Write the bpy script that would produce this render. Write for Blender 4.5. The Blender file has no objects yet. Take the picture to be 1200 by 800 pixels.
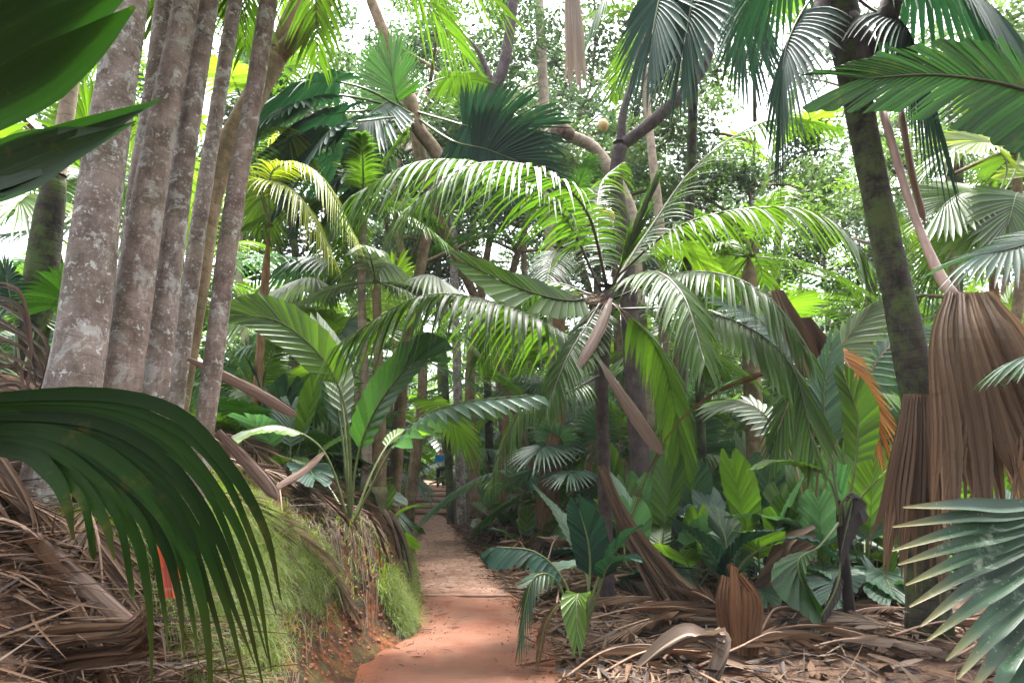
import bpy, math, random
from mathutils import Vector, Matrix, noise
R = random.Random(11)
C = bpy.context.scene.collection
PI = math.pi
CAM = Vector((0, 0, 1.6)); PITCH = math.atan(160 / 800)
FWD = Vector((0, math.cos(PITCH), math.sin(PITCH)))
ZUP = Vector((0, 0, 1))

def at(px, py, Y):
    u = (px - 600) / 800; v = (400 - py) / 800
    d = Vector((u, math.cos(PITCH) - v * math.sin(PITCH), math.sin(PITCH) + v * math.cos(PITCH)))
    return CAM + d * (Y / d.y)
def m_per_px(p): return (p - CAM).dot(FWD) / 800
def lerp(a, b, t): return a + (b - a) * t
def interp(tab, x):
    if x <= tab[0][0]: return tab[0][1]
    for (x0, y0), (x1, y1) in zip(tab, tab[1:]):
        if x <= x1: return lerp(y0, y1, (x - x0) / (x1 - x0))
    return tab[-1][1]
def smooth(t): t = max(0., min(1., t)); return t * t * (3 - 2 * t)
def nz(x, y, z=0): return noise.noise(Vector((x, y, z)))

# ---------------------------------------------------------------- terrain
def path_x(y): return interp([(0, 0), (4, -.3), (5.9, -.41), (6.7, -.42), (7.7, -.34), (9.9, -.61), (13.6, -1.24), (17, -1.78), (22, -2.78), (26, -3.2), (30, -3.35), (36, -4.1), (60, -6), (130, -12)], y)
def path_w(y): return interp([(0, .9), (5.8, .85), (6.7, .82), (7.7, .66), (9.9, .6), (13.6, .62), (17, .58), (22, .6), (40, .7)], y)
def path_z(y): return interp([(0, 0), (7, 0), (10, .03), (14, .13), (18, .25), (21, .36), (23, .54), (25, .76), (28, 1.05), (32, 1.22), (45, 1.7), (130, 7)], y)
def gz(x, y):
    c = path_x(y); w = path_w(y) + .08 * nz(y * .7, 3.3) + (.06 * nz(y * 3.1, 8.1) if x < c else .05 * nz(y * 2.3, 5.1))
    z = path_z(y); dx = x - c
    far = smooth((y - 30) / 60) * 5
    if dx < 0:
        d = -dx - w
        H = interp([(0, 1.0), (5, 1.1), (9.5, 1.05), (12, .85), (16, .55), (22, .35), (40, .4)], y)
        if d > 0:
            z += H * smooth(d / interp([(0, 1.1), (6.5, 1.0), (7.8, .68), (12, .65), (16, .8), (30, 1.5)], y)) + min(1.4, .55 * max(0, d - .8)) * smooth((14 - y) / 8 + .3)
            z += .1 * max(0, d - 3)
            z += (.07 * nz(x * 1.7, y * 1.7) + .04 * nz(x * 5, y * 5)) * min(1, d * 2)
    else:
        d = dx - w
        if d > 0:
            z += .12 * smooth(d / .5) + .035 * d + (.08 * nz(x * .9, y * .9, 4) + .04 * nz(x * 3.7, y * 3.7, 2)) * min(1, d * 1.5)
    if d < 0: z -= .05 * min(1, -d / .12)
    else: z += far * smooth(d / 6)
    return z

# ---------------------------------------------------------------- mesh builder
class MB:
    def __init__(s): s.v = []; s.f = []; s.uv = []
    def grid(s, rows, uvs):
        b = len(s.v); n = len(rows[0])
        for r in rows: s.v.extend(r)
        fl = s.f; ul = s.uv
        for i in range(len(rows) - 1):
            for j in range(n - 1):
                a = b + i * n + j
                fl.append((a, a + 1, a + n + 1, a + n))
                ul.extend((uvs[i][j], uvs[i][j + 1], uvs[i + 1][j + 1], uvs[i + 1][j]))
    def quad(s, a, b, c, d):
        k = len(s.v); s.v.extend((a, b, c, d)); s.f.append((k, k + 1, k + 2, k + 3)); s.uv.extend(((0, 0), (1, 0), (1, 1), (0, 1)))
    def build(s, name, mat, parent=None, smooth_=True, org=None):
        o0 = org if org is not None else (parent['_o'] if parent is not None and '_o' in parent else None)
        vs = s.v
        if o0 is not None:
            ox, oy, oz = o0; vs = [(v[0] - ox, v[1] - oy, v[2] - oz) for v in vs]
        me = bpy.data.meshes.new(name); me.from_pydata([tuple(v) for v in vs], [], s.f)
        if s.uv and len(s.uv) == sum(len(f) for f in s.f):
            ul = me.uv_layers.new(name='UVMap'); flat = [c for uv in s.uv for c in uv]
            ul.data.foreach_set('uv', flat)
        if smooth_: me.polygons.foreach_set('use_smooth', [True] * len(me.polygons))
        me.materials.append(mat); me.update()
        o = bpy.data.objects.new(name, me); C.objects.link(o)
        if parent is not None:
            o.parent = parent
            if '_o' in parent: o['_o'] = parent['_o']
        elif org is not None: o.location = org; o['_o'] = tuple(org)
        return o

def tag(o, label=None, cat=None, group=None, kind=None):
    if label: o['label'] = label
    if cat: o['category'] = cat
    if group: o['group'] = group
    if kind: o['kind'] = kind
    return o
def thing(name, label, cat, loc=(0, 0, 0), group=None):
    o = bpy.data.objects.new(name, None); C.objects.link(o); o.location = loc; o.empty_display_size = .2
    o['_o'] = tuple(loc)
    return tag(o, label, cat, group)
def dup(root, loc, rz=0, sc=1, label=None, group=None, tilt=(0, 0)):
    def cp(o, par):
        c = o.copy(); C.objects.link(c)
        if par is not None: c.parent = par
        for ch in o.children: cp(ch, c)
        return c
    r = cp(root, None); r.location = loc; r.rotation_euler = (tilt[0], tilt[1], rz); r.scale = (sc, sc, sc)
    if label: r['label'] = label
    if group: r['group'] = group
    return r

def spline(P, n):
    out = []; m = len(P)
    if m == 2: return [P[0].lerp(P[1], i / n) for i in range(n + 1)]
    Q = [P[0] * 2 - P[1]] + list(P) + [P[-1] * 2 - P[-2]]
    for i in range(n + 1):
        t = i / n * (m - 1); k = min(int(t), m - 2); t -= k
        a, b, c, d = Q[k], Q[k + 1], Q[k + 2], Q[k + 3]
        out.append(.5 * ((2 * b) + (c - a) * t + (2 * a - 5 * b + 4 * c - d) * t * t + (3 * b - a - 3 * c + d) * t ** 3))
    return out
def tangents(pts):
    T = []
    for i in range(len(pts)):
        d = pts[min(i + 1, len(pts) - 1)] - pts[max(i - 1, 0)]
        T.append(d.normalized() if d.length > 1e-9 else Vector((0, 0, 1)))
    return T

def tube(mb, pts, rad, ns=8, cap=True, bump=0, rings=0, seed=0, flat=1):
    T = tangents(pts); ref = Vector((0, 0, 1)) if abs(T[0].z) < .9 else Vector((0, 1, 0))
    A = T[0].cross(ref).normalized(); rows = []; uvs = []; L = 0
    for i, p in enumerate(pts):
        if i: L += (p - pts[i - 1]).length
        A = (A - T[i] * A.dot(T[i])).normalized(); B = T[i].cross(A)
        r = rad[i]
        if rings: r *= 1 + rings * (.5 + .5 * math.sin(L * 2 * PI / .13)) ** 6
        row = []; uv = []
        for j in range(ns + 1):
            a = 2 * PI * (j % ns) / ns; rr = r
            if bump: rr *= 1 + bump * noise.noise(Vector((math.cos(a) * 1.5 + seed, math.sin(a) * 1.5, L * 1.6))) + bump * .5 * noise.noise(Vector((math.cos(a) * 4 + seed, math.sin(a) * 4, L * 5)))
            row.append(p + (A * math.cos(a) + B * math.sin(a) * flat) * rr); uv.append((j / ns, L))
        rows.append(row); uvs.append(uv)
    if cap:
        for e, k in ((0, 0), (-1, len(rows))):
            c = pts[e]; rows.insert(k, [c.copy() for _ in range(ns + 1)]); uvs.insert(k, list(uvs[e]))
    mb.grid(rows, uvs)

def strip(mb, pts, wid, nrm, pleat=.15, n=12, id_=0, twist=0, fine=0):
    """one leaf segment: a tapering folded strap along a 3-D curve"""
    S = spline(pts, n); T = tangents(S); rows = []; uvs = []
    for i, p in enumerate(S):
        t = i / n; N = nrm - T[i] * nrm.dot(T[i]); N = N.normalized() if N.length > 1e-4 else ZUP
        B = T[i].cross(N)
        if twist: a = twist * t; B, N = B * math.cos(a) + N * math.sin(a), N * math.cos(a) - B * math.sin(a)
        h = wid(t) * .5
        if fine:
            rows.append([p + B * (h * (j / fine - 1)) - N * (h * pleat * (1.6 if j % 2 else 0) * 2 / fine + h * .25 * (1 - (j / fine - 1) ** 2) * math.sin(id_ * 2.3)) for j in range(2 * fine + 1)])
            uvs.append([(id_ + j * .5 / fine, t) for j in range(2 * fine + 1)])
        else:
            rows.append([p - B * h, p - N * h * pleat * 2, p + B * h]); uvs.append([(id_, t), (id_ + .5, t), (id_ + .98, t)])
    mb.grid(rows, uvs)

PROF = {
 'pin': lambda s: .42 + .58 * math.sin(PI * min(1, .22 + .62 * s)) if s < .75 else lerp(.9, .42, (s - .75) / .25),
 'fan': lambda s: .72 + .28 * smooth(s * 1.4),
 'lance': lambda s: max(.12, math.sin(PI * (.14 + .72 * s))) ** .8,
 'flat': lambda s: 1.}
def frond(name, parent, spine, mat, pmat, n=40, L=.8, a0=65, a1=25, s0=.3, s1=1., fuse=0., w=.04, droop=.5, v=0, pleat=.2, jit=.08,
          prof='pin', M=6, up=None, roll=0, pr=.014, rnd=None, tear=0., gap=0., sides=(-1, 1), pname='petiole', edge=None, ns=24, pexp=1.5):
    rnd = rnd or R; up = up or ZUP
    S = spline(spine, ns); T = tangents(S); N = []; B = []
    for i in range(len(S)):
        b = T[i].cross(up)
        b = b.normalized() if b.length > .05 else (B[-1] if B else Vector((1, 0, 0)))
        if roll: b = Matrix.Rotation(roll, 3, T[i]) @ b
        B.append(b); N.append(b.cross(T[i]).normalized())
    def samp(s):
        f = s * ns; i = min(int(f), ns - 1); f -= i
        return S[i].lerp(S[i + 1], f), T[i].lerp(T[i + 1], f).normalized(), B[i].lerp(B[i + 1], f).normalized(), N[i].lerp(N[i + 1], f).normalized()
    mb = MB(); pf = PROF[prof]; cv = math.cos(math.radians(v)); sv = math.sin(math.radians(v))
    for sd in sides:
        prev = None
        for i in range(n + (1 if fuse > 0 else 0)):
            q = i / n; s = lerp(s0, s1, q)
            o, t, b, nn = samp(s)
            a = math.radians(lerp(a0, a1, q ** .85) + (rnd.uniform(-1, 1) * jit * 40 if fuse == 0 else rnd.uniform(-1, 1) * jit * 8))
            d = t * math.cos(a) + (b * (sd * cv) + nn * sv) * math.sin(a)
            l = L * pf(q) * (1 + rnd.uniform(-1, 1) * jit)
            dr = droop * (1 + rnd.uniform(-1, 1) * jit * 3)
            ln = (nn * cv - b * (sd * sv))
            if fuse == 0:
                if rnd.random() < gap: continue
                pe = (t - d * t.dot(d)); pe = pe.normalized() if pe.length > .05 else b
                pe = (pe + ln * rnd.uniform(-.35, .35)).normalized(); rows = []; uvs = []
                for k in range(M + 1):
                    tt = k / M; c = o + d * (l * tt) - ZUP * (dr * l * tt * tt)
                    h = w * .5 * min(1, .35 + tt * 4) * max(.04, 1 - tt ** 2.2)
                    rows.append([c - pe * h, c - ln * (h * pleat * 2), c + pe * h]); uvs.append([(i, tt), (i + .5, tt), (i + .98, tt)])
                mb.grid(rows, uvs)
            else:
                cur = (o, d, l, ln, dr)
                if prev is not None and rnd.random() >= gap:
                    o0, d0, l0, n0, r0 = prev; fu = 1 if fuse > .9 else fuse * (1 + rnd.uniform(-.12, .12))
                    if rnd.random() < tear: fu *= rnd.uniform(.15, .7)
                    fu = min(fu, 1); ex = rnd.uniform(0, 1) * droop * .9; rows = []; uvs = []; hv = None
                    for k in range(M + 1):
                        tt = k / M
                        def rib(o_, d_, l_, dr_, tq): return o_ + d_ * (l_ * tq) - ZUP * (dr_ * l_ * tq ** pexp)
                        if tt <= fu or hv is None:
                            e0 = rib(o0, d0, l0, r0, tt); e1 = rib(o, d, l, dr, tt); hv = (e1 - e0) * .5; c = (e0 + e1) * .5
                        else:
                            c = (rib(o0, d0, l0, r0, tt) + rib(o, d, l, dr, tt)) * .5 - ZUP * (ex * l * (tt - fu) ** 1.5)
                            if fu >= .97: hh = hv
                            else: hh = hv * max(.03, (1 - tt) / (1 - fu)) ** .75
                            e0 = c - hh; e1 = c + hh
                        rows.append([e0, c - ln * ((e1 - e0).length * .5 * pleat * 2), e1]); uvs.append([(i, tt), (i + .5, tt), (i + .98, tt)])
                    mb.grid(rows, uvs)
                prev = cur
    ob = mb.build(name, mat, parent)
    pb = MB(); kmax = max(2, int(ns * (s1 if prof != 'fan' else min(1, s1))))
    tube(pb, S[:kmax + 1], [pr * lerp(1.25, .3, i / kmax) for i in range(kmax + 1)], 6, flat=.8)
    pb.build(pname, pmat, ob)
    return ob
# ---------------------------------------------------------------- materials
class NT:
    def __init__(s, name):
        s.m = bpy.data.materials.new(name); s.m.use_nodes = True; s.t = s.m.node_tree; s.t.nodes.clear()
        s.out = s.n('ShaderNodeOutputMaterial')
    def n(s, ty, **kw):
        x = s.t.nodes.new(ty)
        for k, val in kw.items(): setattr(x, k, val)
        return x
    def l(s, a, b): s.t.links.new(a, b)
    def inp(s, sock, val):
        if hasattr(val, 'is_output'): s.l(val, sock)
        elif isinstance(val, (tuple, list)) and sock.type == 'RGBA': sock.default_value = (*val, 1) if len(val) == 3 else val
        else: sock.default_value = val
    def mix(s, f, a, b, bt='MIX'):
        x = s.n('ShaderNodeMix', data_type='RGBA', blend_type=bt)
        s.inp(x.inputs[0], f); s.inp(x.inputs[6], a); s.inp(x.inputs[7], b); return x.outputs[2]
    def noise(s, vec, sc, det=3, rough=.55, dist=0):
        x = s.n('ShaderNodeTexNoise'); s.l(vec, x.inputs['Vector']); x.inputs['Scale'].default_value = sc; x.inputs['Detail'].default_value = det
        x.inputs['Roughness'].default_value = rough; x.inputs['Distortion'].default_value = dist; return x.outputs['Fac']
    def ramp(s, f, *st):
        x = s.n('ShaderNodeValToRGB'); s.l(f, x.inputs[0]); e = x.color_ramp.elements
        while len(e) < len(st): e.new(.5)
        for q, (p, c) in zip(e, st):
            q.position = p; q.color = (c, c, c, 1) if not isinstance(c, tuple) else (*c, 1)
        return x.outputs[0]
    def math(s, op, a, b=0.):
        x = s.n('ShaderNodeMath', operation=op); s.inp(x.inputs[0], a); s.inp(x.inputs[1], b); return x.outputs[0]
    def mapping(s, vec, sc):
        x = s.n('ShaderNodeMapping'); s.l(vec, x.inputs[0]); x.inputs['Scale'].default_value = sc; return x.outputs[0]
    def coord(s, k='Object'): return s.n('ShaderNodeTexCoord').outputs[k]
    def bsdf(s, col, rough=.6, spec=.4, bump=None, bs=.3, bd=.02):
        p = s.n('ShaderNodeBsdfPrincipled'); s.inp(p.inputs['Base Color'], col); s.inp(p.inputs['Roughness'], rough); p.inputs['Specular IOR Level'].default_value = spec
        if bump is not None:
            b = s.n('ShaderNodeBump'); b.inputs['Strength'].default_value = bs; b.inputs['Distance'].default_value = bd; s.l(bump, b.inputs['Height']); s.l(b.outputs[0], p.inputs['Normal'])
        return p
    def done(s, sh): s.l(sh if hasattr(sh, 'is_output') else sh.outputs[0], s.out.inputs[0]); return s.m

def leafmat(name, c1, c2, rough=.38, tr=.3, tcol=None, spec=.5, spot=.25, spotc=(.16, .13, .05), edge=None, streak=.35, speck=0, vary=(.6, 1.3)):
    c1 = tuple(x * .8 for x in c1); c2 = tuple(x * .8 for x in c2)
    t = NT(name); ob = t.coord(); uv = t.coord('UV')
    rnd = t.n('ShaderNodeObjectInfo').outputs['Random']
    big = t.noise(ob, 1.7, 2)
    f = t.math('ADD', t.math('MULTIPLY', rnd, .65), t.math('MULTIPLY', big, .45))
    col = t.mix(f, c1, c2)
    wn = t.n('ShaderNodeTexWhiteNoise', noise_dimensions='2D'); sxu = t.n('ShaderNodeSeparateXYZ'); t.l(uv, sxu.inputs[0])
    cb = t.n('ShaderNodeCombineXYZ'); t.l(t.math('FLOOR', sxu.outputs[0]), cb.inputs[0]); t.l(rnd, cb.inputs[1]); t.l(cb.outputs[0], wn.inputs['Vector'])
    vv_ = t.math('ADD', t.math('MULTIPLY', wn.outputs['Value'], vary[1] - vary[0]), vary[0])
    cbv = t.n('ShaderNodeCombineXYZ'); [t.l(vv_, cbv.inputs[q]) for q in range(3)]
    col = t.mix(1., col, cbv.outputs[0], 'MULTIPLY')
    st = t.noise(t.mapping(uv, (9, 1.2, 1)), 1.0, 3, .7)
    dark = tuple(x * .45 for x in c1)
    col = t.mix(t.math('MULTIPLY', t.ramp(st, (.42, 0.), (.75, 1.)), streak), col, dark)
    sp = t.ramp(t.noise(ob, 7, 4, .7), (.60, 0.), (.72, 1.))
    col = t.mix(t.math('MULTIPLY', sp, spot), col, spotc)
    if edge:
        sx = t.n('ShaderNodeSeparateXYZ'); t.l(uv, sx.inputs[0])
        col = t.mix(t.math('MULTIPLY', t.ramp(sx.outputs[1], (.72, 0.), (1., 1.)), edge[1]), col, edge[0])
    if speck:
        vo = t.n('ShaderNodeTexVoronoi'); t.l(ob, vo.inputs['Vector']); vo.inputs['Scale'].default_value = 60
        k = t.math('MULTIPLY', t.ramp(vo.outputs['Distance'], (.12, 1.), (.22, 0.)), t.ramp(t.noise(ob, 9, 2), (.45, 0.), (.6, 1.)))
        col = t.mix(t.math('MULTIPLY', k, speck), col, (.7, .72, .68))
    geo = t.n('ShaderNodeNewGeometry').outputs['Backfacing']
    rg = t.math('ADD', t.math('MULTIPLY', t.noise(ob, 5, 3), .25), rough - .1)
    p = t.bsdf(col, rg, spec, bump=st, bs=.25, bd=.004)
    if tr:
        tl = t.n('ShaderNodeBsdfTranslucent')
        tc = t.mix(1., col, tcol or (2.2, 2.6, .9), 'MULTIPLY')
        t.l(tc, tl.inputs[0])
        ms = t.n('ShaderNodeMixShader'); ms.inputs[0].default_value = tr; t.l(p.outputs[0], ms.inputs[1]); t.l(tl.outputs[0], ms.inputs[2])
        return t.done(ms)
    return t.done(p)

def trunkmat(name, base, dark, lich, amount=.5, ring=.5, moss=0., ringscale=7.):
    t = NT(name); ob = t.coord(); uv = t.coord('UV')
    sx = t.n('ShaderNodeSeparateXYZ'); t.l(uv, sx.inputs[0])
    fine = t.noise(ob, 28, 5, .65); mid = t.noise(ob, 6, 4, .6); big = t.noise(ob, 1.8, 3)
    fib = t.noise(t.mapping(ob, (40, 40, 5)), 1., 3, .6)
    col = t.mix(t.ramp(mid, (.36, 0.), (.62, 1.)), dark, base)
    col = t.mix(t.math('MULTIPLY', t.ramp(fib, (.5, 0.), (.7, 1.)), .28), col, tuple(x * .5 for x in dark))
    wob = t.math('ADD', t.math('MULTIPLY', sx.outputs[1], ringscale), t.math('MULTIPLY', mid, .9))
    rg = t.ramp(t.math('FRACT', wob), (.0, 1.), (.07, 0.), (.93, 0.), (1., 1.))
    rgm = t.math('MULTIPLY', t.math('MULTIPLY', rg, t.ramp(fine, (.35, .2), (.6, 1.))), ring)
    col = t.mix(rgm, col, tuple(x * .55 for x in dark))
    l1 = t.ramp(t.noise(ob, 15, 6, .72, .3), (.63 - .06 * amount, 0.), (.67 - .06 * amount, 1.))
    col = t.mix(t.math('MULTIPLY', l1, amount), col, lich)
    col = t.mix(t.math('MULTIPLY', t.ramp(t.noise(ob, 5.5, 8, .78, .4), (.53, 0.), (.58, 1.)), amount * .75), col, tuple(x * .85 for x in lich))
    col = t.mix(t.math('MULTIPLY', t.ramp(t.noise(t.mapping(ob, (5, 5, 1.6)), 1., 6, .75), (.54, 0.), (.66, 1.)), .7), col, tuple(x * .6 for x in dark))
    vo = t.n('ShaderNodeTexVoronoi'); t.l(ob, vo.inputs['Vector']); vo.inputs['Scale'].default_value = 34
    l2 = t.math('MULTIPLY', t.ramp(vo.outputs['Distance'], (.2, 1.), (.34, 0.)), t.ramp(big, (.42, 0.), (.62, 1.)))
    col = t.mix(t.math('MULTIPLY', l2, amount * .3), col, tuple(min(.8, x * 1.2) for x in lich))
    if moss: col = t.mix(t.math('MULTIPLY', t.ramp(t.noise(ob, 4, 5, .65), (.45, 0.), (.6, 1.)), moss), col, (.07, .10, .03))
    h = t.math('ADD', t.math('SUBTRACT', t.math('MULTIPLY', fine, .6), t.math('MULTIPLY', rg, ring)), t.math('MULTIPLY', fib, .4))
    return t.done(t.bsdf(col, .85, .2, bump=h, bs=.7, bd=.012))

def plain(name, c1, c2, rough=.7, sc=6, stretch=(1, 1, 1), bs=.3, spec=.3):
    t = NT(name); ob = t.mapping(t.coord(), stretch); f = t.noise(ob, sc, 5, .65)
    return t.done(t.bsdf(t.mix(t.ramp(f, (.32, 0.), (.68, 1.)), c1, c2), rough, spec, bump=f, bs=bs, bd=.01))

M = {}
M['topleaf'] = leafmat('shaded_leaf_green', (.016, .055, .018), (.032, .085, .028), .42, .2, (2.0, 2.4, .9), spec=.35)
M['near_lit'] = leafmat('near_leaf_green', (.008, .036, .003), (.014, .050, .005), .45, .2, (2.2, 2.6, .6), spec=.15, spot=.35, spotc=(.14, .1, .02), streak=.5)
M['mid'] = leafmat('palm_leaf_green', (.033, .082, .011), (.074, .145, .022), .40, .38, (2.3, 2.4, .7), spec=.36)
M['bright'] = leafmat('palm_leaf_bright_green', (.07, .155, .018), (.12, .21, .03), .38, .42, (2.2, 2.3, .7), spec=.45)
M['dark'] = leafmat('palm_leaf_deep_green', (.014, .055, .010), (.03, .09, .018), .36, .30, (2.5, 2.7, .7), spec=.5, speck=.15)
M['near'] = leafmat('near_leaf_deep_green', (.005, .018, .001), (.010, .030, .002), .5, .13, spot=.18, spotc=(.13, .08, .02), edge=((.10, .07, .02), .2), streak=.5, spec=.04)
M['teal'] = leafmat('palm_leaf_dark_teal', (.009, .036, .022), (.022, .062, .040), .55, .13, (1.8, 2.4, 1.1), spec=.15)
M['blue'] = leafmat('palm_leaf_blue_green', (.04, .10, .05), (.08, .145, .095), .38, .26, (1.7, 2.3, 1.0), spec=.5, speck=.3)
M['spot'] = leafmat('palm_leaf_white_glint_speckled', (.009, .034, .014), (.020, .052, .022), .42, .18, (1.6, 2.2, 1.1), spec=.3, speck=.12, spot=.45, spotc=(.32, .36, .30), edge=((.22, .17, .05), .5))  # specks and pale blotches put sky glint and white patches into the colour
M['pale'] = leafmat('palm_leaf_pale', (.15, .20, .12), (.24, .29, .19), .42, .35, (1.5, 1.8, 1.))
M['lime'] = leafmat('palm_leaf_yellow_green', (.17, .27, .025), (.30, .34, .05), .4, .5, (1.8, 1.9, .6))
M['orange'] = leafmat('dying_leaf_orange', (.42, .17, .03), (.55, .27, .06), .5, .35, (1.6, 1.2, .7), streak=.5)
M['red'] = leafmat('dying_leaf_red', (.5, .07, .02), (.6, .12, .03), .5, .35, (1.6, .9, .6), streak=.4)
M['straw'] = leafmat('dead_leaf_straw', (.14, .082, .048), (.27, .17, .105), .65, .15, (1.3, 1.1, .9), spec=.25, spot=.5, spotc=(.10, .06, .035), streak=.8, vary=(.4, 1.3))
M['brown'] = leafmat('dead_leaf_brown', (.095, .05, .027), (.20, .11, .06), .65, .12, (1.3, 1.0, .8), spec=.25, spot=.5, spotc=(.05, .03, .02), streak=.8, vary=(.3, 1.2))
M['rust'] = leafmat('dead_leaf_rust', (.13, .055, .02), (.21, .10, .042), .6, .15, (1.3, 1.0, .8), spec=.3, spot=.4, spotc=(.07, .04, .02), streak=.7)
M['skirt'] = leafmat('dead_leaf_hanging_tan', (.27, .165, .10), (.47, .33, .22), .65, .15, (1.3, 1.1, .9), spec=.25, spot=.5, spotc=(.07, .045, .03), streak=.8, vary=(.35, 1.3))
M['grey'] = leafmat('dead_leaf_bleached', (.23, .165, .12), (.38, .29, .22), .65, .15, (1.2, 1.1, 1.), spec=.25, spot=.4, spotc=(.15, .1, .07), streak=.7, vary=(.5, 1.2))
M['black'] = leafmat('dead_leaf_black', (.022, .014, .012), (.045, .028, .022), .6, .05, spec=.3)
M['tree'] = leafmat('tree_leaf', (.035, .065, .036), (.08, .125, .065), .34, .34, (1.7, 2.0, 1.1), spot=0, streak=0)
M['treeb'] = leafmat('tree_leaf_light', (.06, .11, .05), (.12, .175, .08), .36, .38, (1.8, 2.0, 1.0), spot=0, streak=0)
M['grass'] = leafmat('grass_blade', (.11, .19, .028), (.24, .285, .07), .5, .38, spot=.4, spotc=(.28, .24, .08), streak=0)
M['pet'] = plain('green_stalk', (.07, .10, .03), (.13, .15, .06), .5, 8)
M['petd'] = plain('dark_stalk', (.035, .03, .02), (.07, .06, .035), .5, 8)
M['petb'] = plain('brown_stalk', (.13, .075, .045), (.24, .15, .10), .6, 8, (3, 3, .6))
M['petp'] = plain('pink_brown_stalk', (.26, .16, .13), (.38, .26, .21), .55, 5, (3, 3, .6))
M['spathe'] = leafmat('papery_brown_sheath', (.11, .062, .042), (.21, .13, .09), .6, .0, spec=.25, spot=.4, spotc=(.05, .03, .02), streak=.85, vary=(.75, 1.1))
M['spathel'] = leafmat('pale_brown_sheath', (.19, .12, .085), (.36, .255, .195), .6, .0, spec=.25, spot=.5, spotc=(.09, .055, .035), streak=.8, vary=(.75, 1.1))
M['t_grey'] = trunkmat('grey_lichen_bark', (.245, .195, .17), (.105, .078, .064), (.46, .46, .43), .85, .22, .12, 9.)
M['t_warm'] = trunkmat('pinkish_lichen_bark', (.23, .175, .148), (.10, .07, .056), (.42, .43, .385), .7, .3, .12, 13.)
M['t_dark'] = trunkmat('dark_ringed_bark', (.055, .048, .035), (.02, .017, .014), (.13, .15, .10), .25, .8, .85, 11.)
M['t_brown'] = trunkmat('brown_bark', (.22, .15, .09), (.11, .07, .04), (.3, .28, .2), .25, .5, .25)
M['t_purple'] = trunkmat('dark_purple_bark', (.085, .06, .06), (.04, .028, .03), (.2, .19, .18), .2, .2, .1)
M['t_pale'] = trunkmat('pale_slender_bark', (.40, .31, .235), (.25, .185, .14), (.5, .48, .42), .3, .9, .05)
M['fibre'] = plain('fibrous_bark', (.10, .055, .03), (.26, .15, .08), .9, 5, (6, 6, 1.4), .9)
M['nut'] = plain('golden_nut_husk', (.48, .30, .12), (.62, .42, .19), .5, 6)
M['root'] = plain('dark_root', (.045, .028, .02), (.10, .065, .045), .85, 9)
M['timber'] = plain('weathered_timber', (.17, .10, .07), (.30, .19, .14), .8, 6, (1, 8, 8))
M['blue_cloth'] = plain('bright_blue_cloth', (.01, .19, .50), (.015, .27, .62), .7, 9)
M['dark_cloth'] = plain('dark_cloth', (.015, .016, .03), (.03, .03, .05), .8, 9)
M['skin'] = plain('skin', (.42, .24, .17), (.48, .28, .2), .5, 9, bs=.05)
M['hair'] = plain('dark_hair', (.02, .013, .01), (.04, .028, .02), .6, 20)
M['moss'] = plain('mossy_stump', (.035, .03, .018), (.09, .085, .035), .95, 12, bs=.8)

def ground_mat():
    t = NT('forest_floor'); ob = t.coord()
    a = t.noise(ob, 3, 6, .7); b = t.noise(ob, 14, 5, .7); c = t.noise(ob, .8, 3)
    lit = t.mix(t.ramp(b, (.35, 0.), (.65, 1.)), (.022, .014, .010), (.085, .052, .035))
    lit = t.mix(t.ramp(a, (.5, 0.), (.66, 1.)), lit, (.13, .08, .055))
    soil = t.mix(t.ramp(b, (.38, 0.), (.62, 1.)), (.038, .019, .011), (.15, .05, .018))
    soil = t.mix(t.ramp(a, (.44, 0.), (.58, 1.)), soil, (.03, .02, .013))
    soil = t.mix(t.math('MULTIPLY', t.ramp(t.noise(ob, 5.5, 5, .7), (.5, 0.), (.62, 1.)), .6), soil, (.06, .07, .025))
    at_ = t.n('ShaderNodeAttribute', attribute_name='soil').outputs['Fac']
    k = t.ramp(t.math('ADD', at_, t.math('MULTIPLY', t.math('SUBTRACT', a, .5), .9)), (.4, 0.), (.6, 1.))
    h = t.math('ADD', a, t.math('MULTIPLY', b, .5))
    return t.done(t.bsdf(t.mix(k, lit, soil), .95, .1, bump=h, bs=.9, bd=.05))
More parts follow.
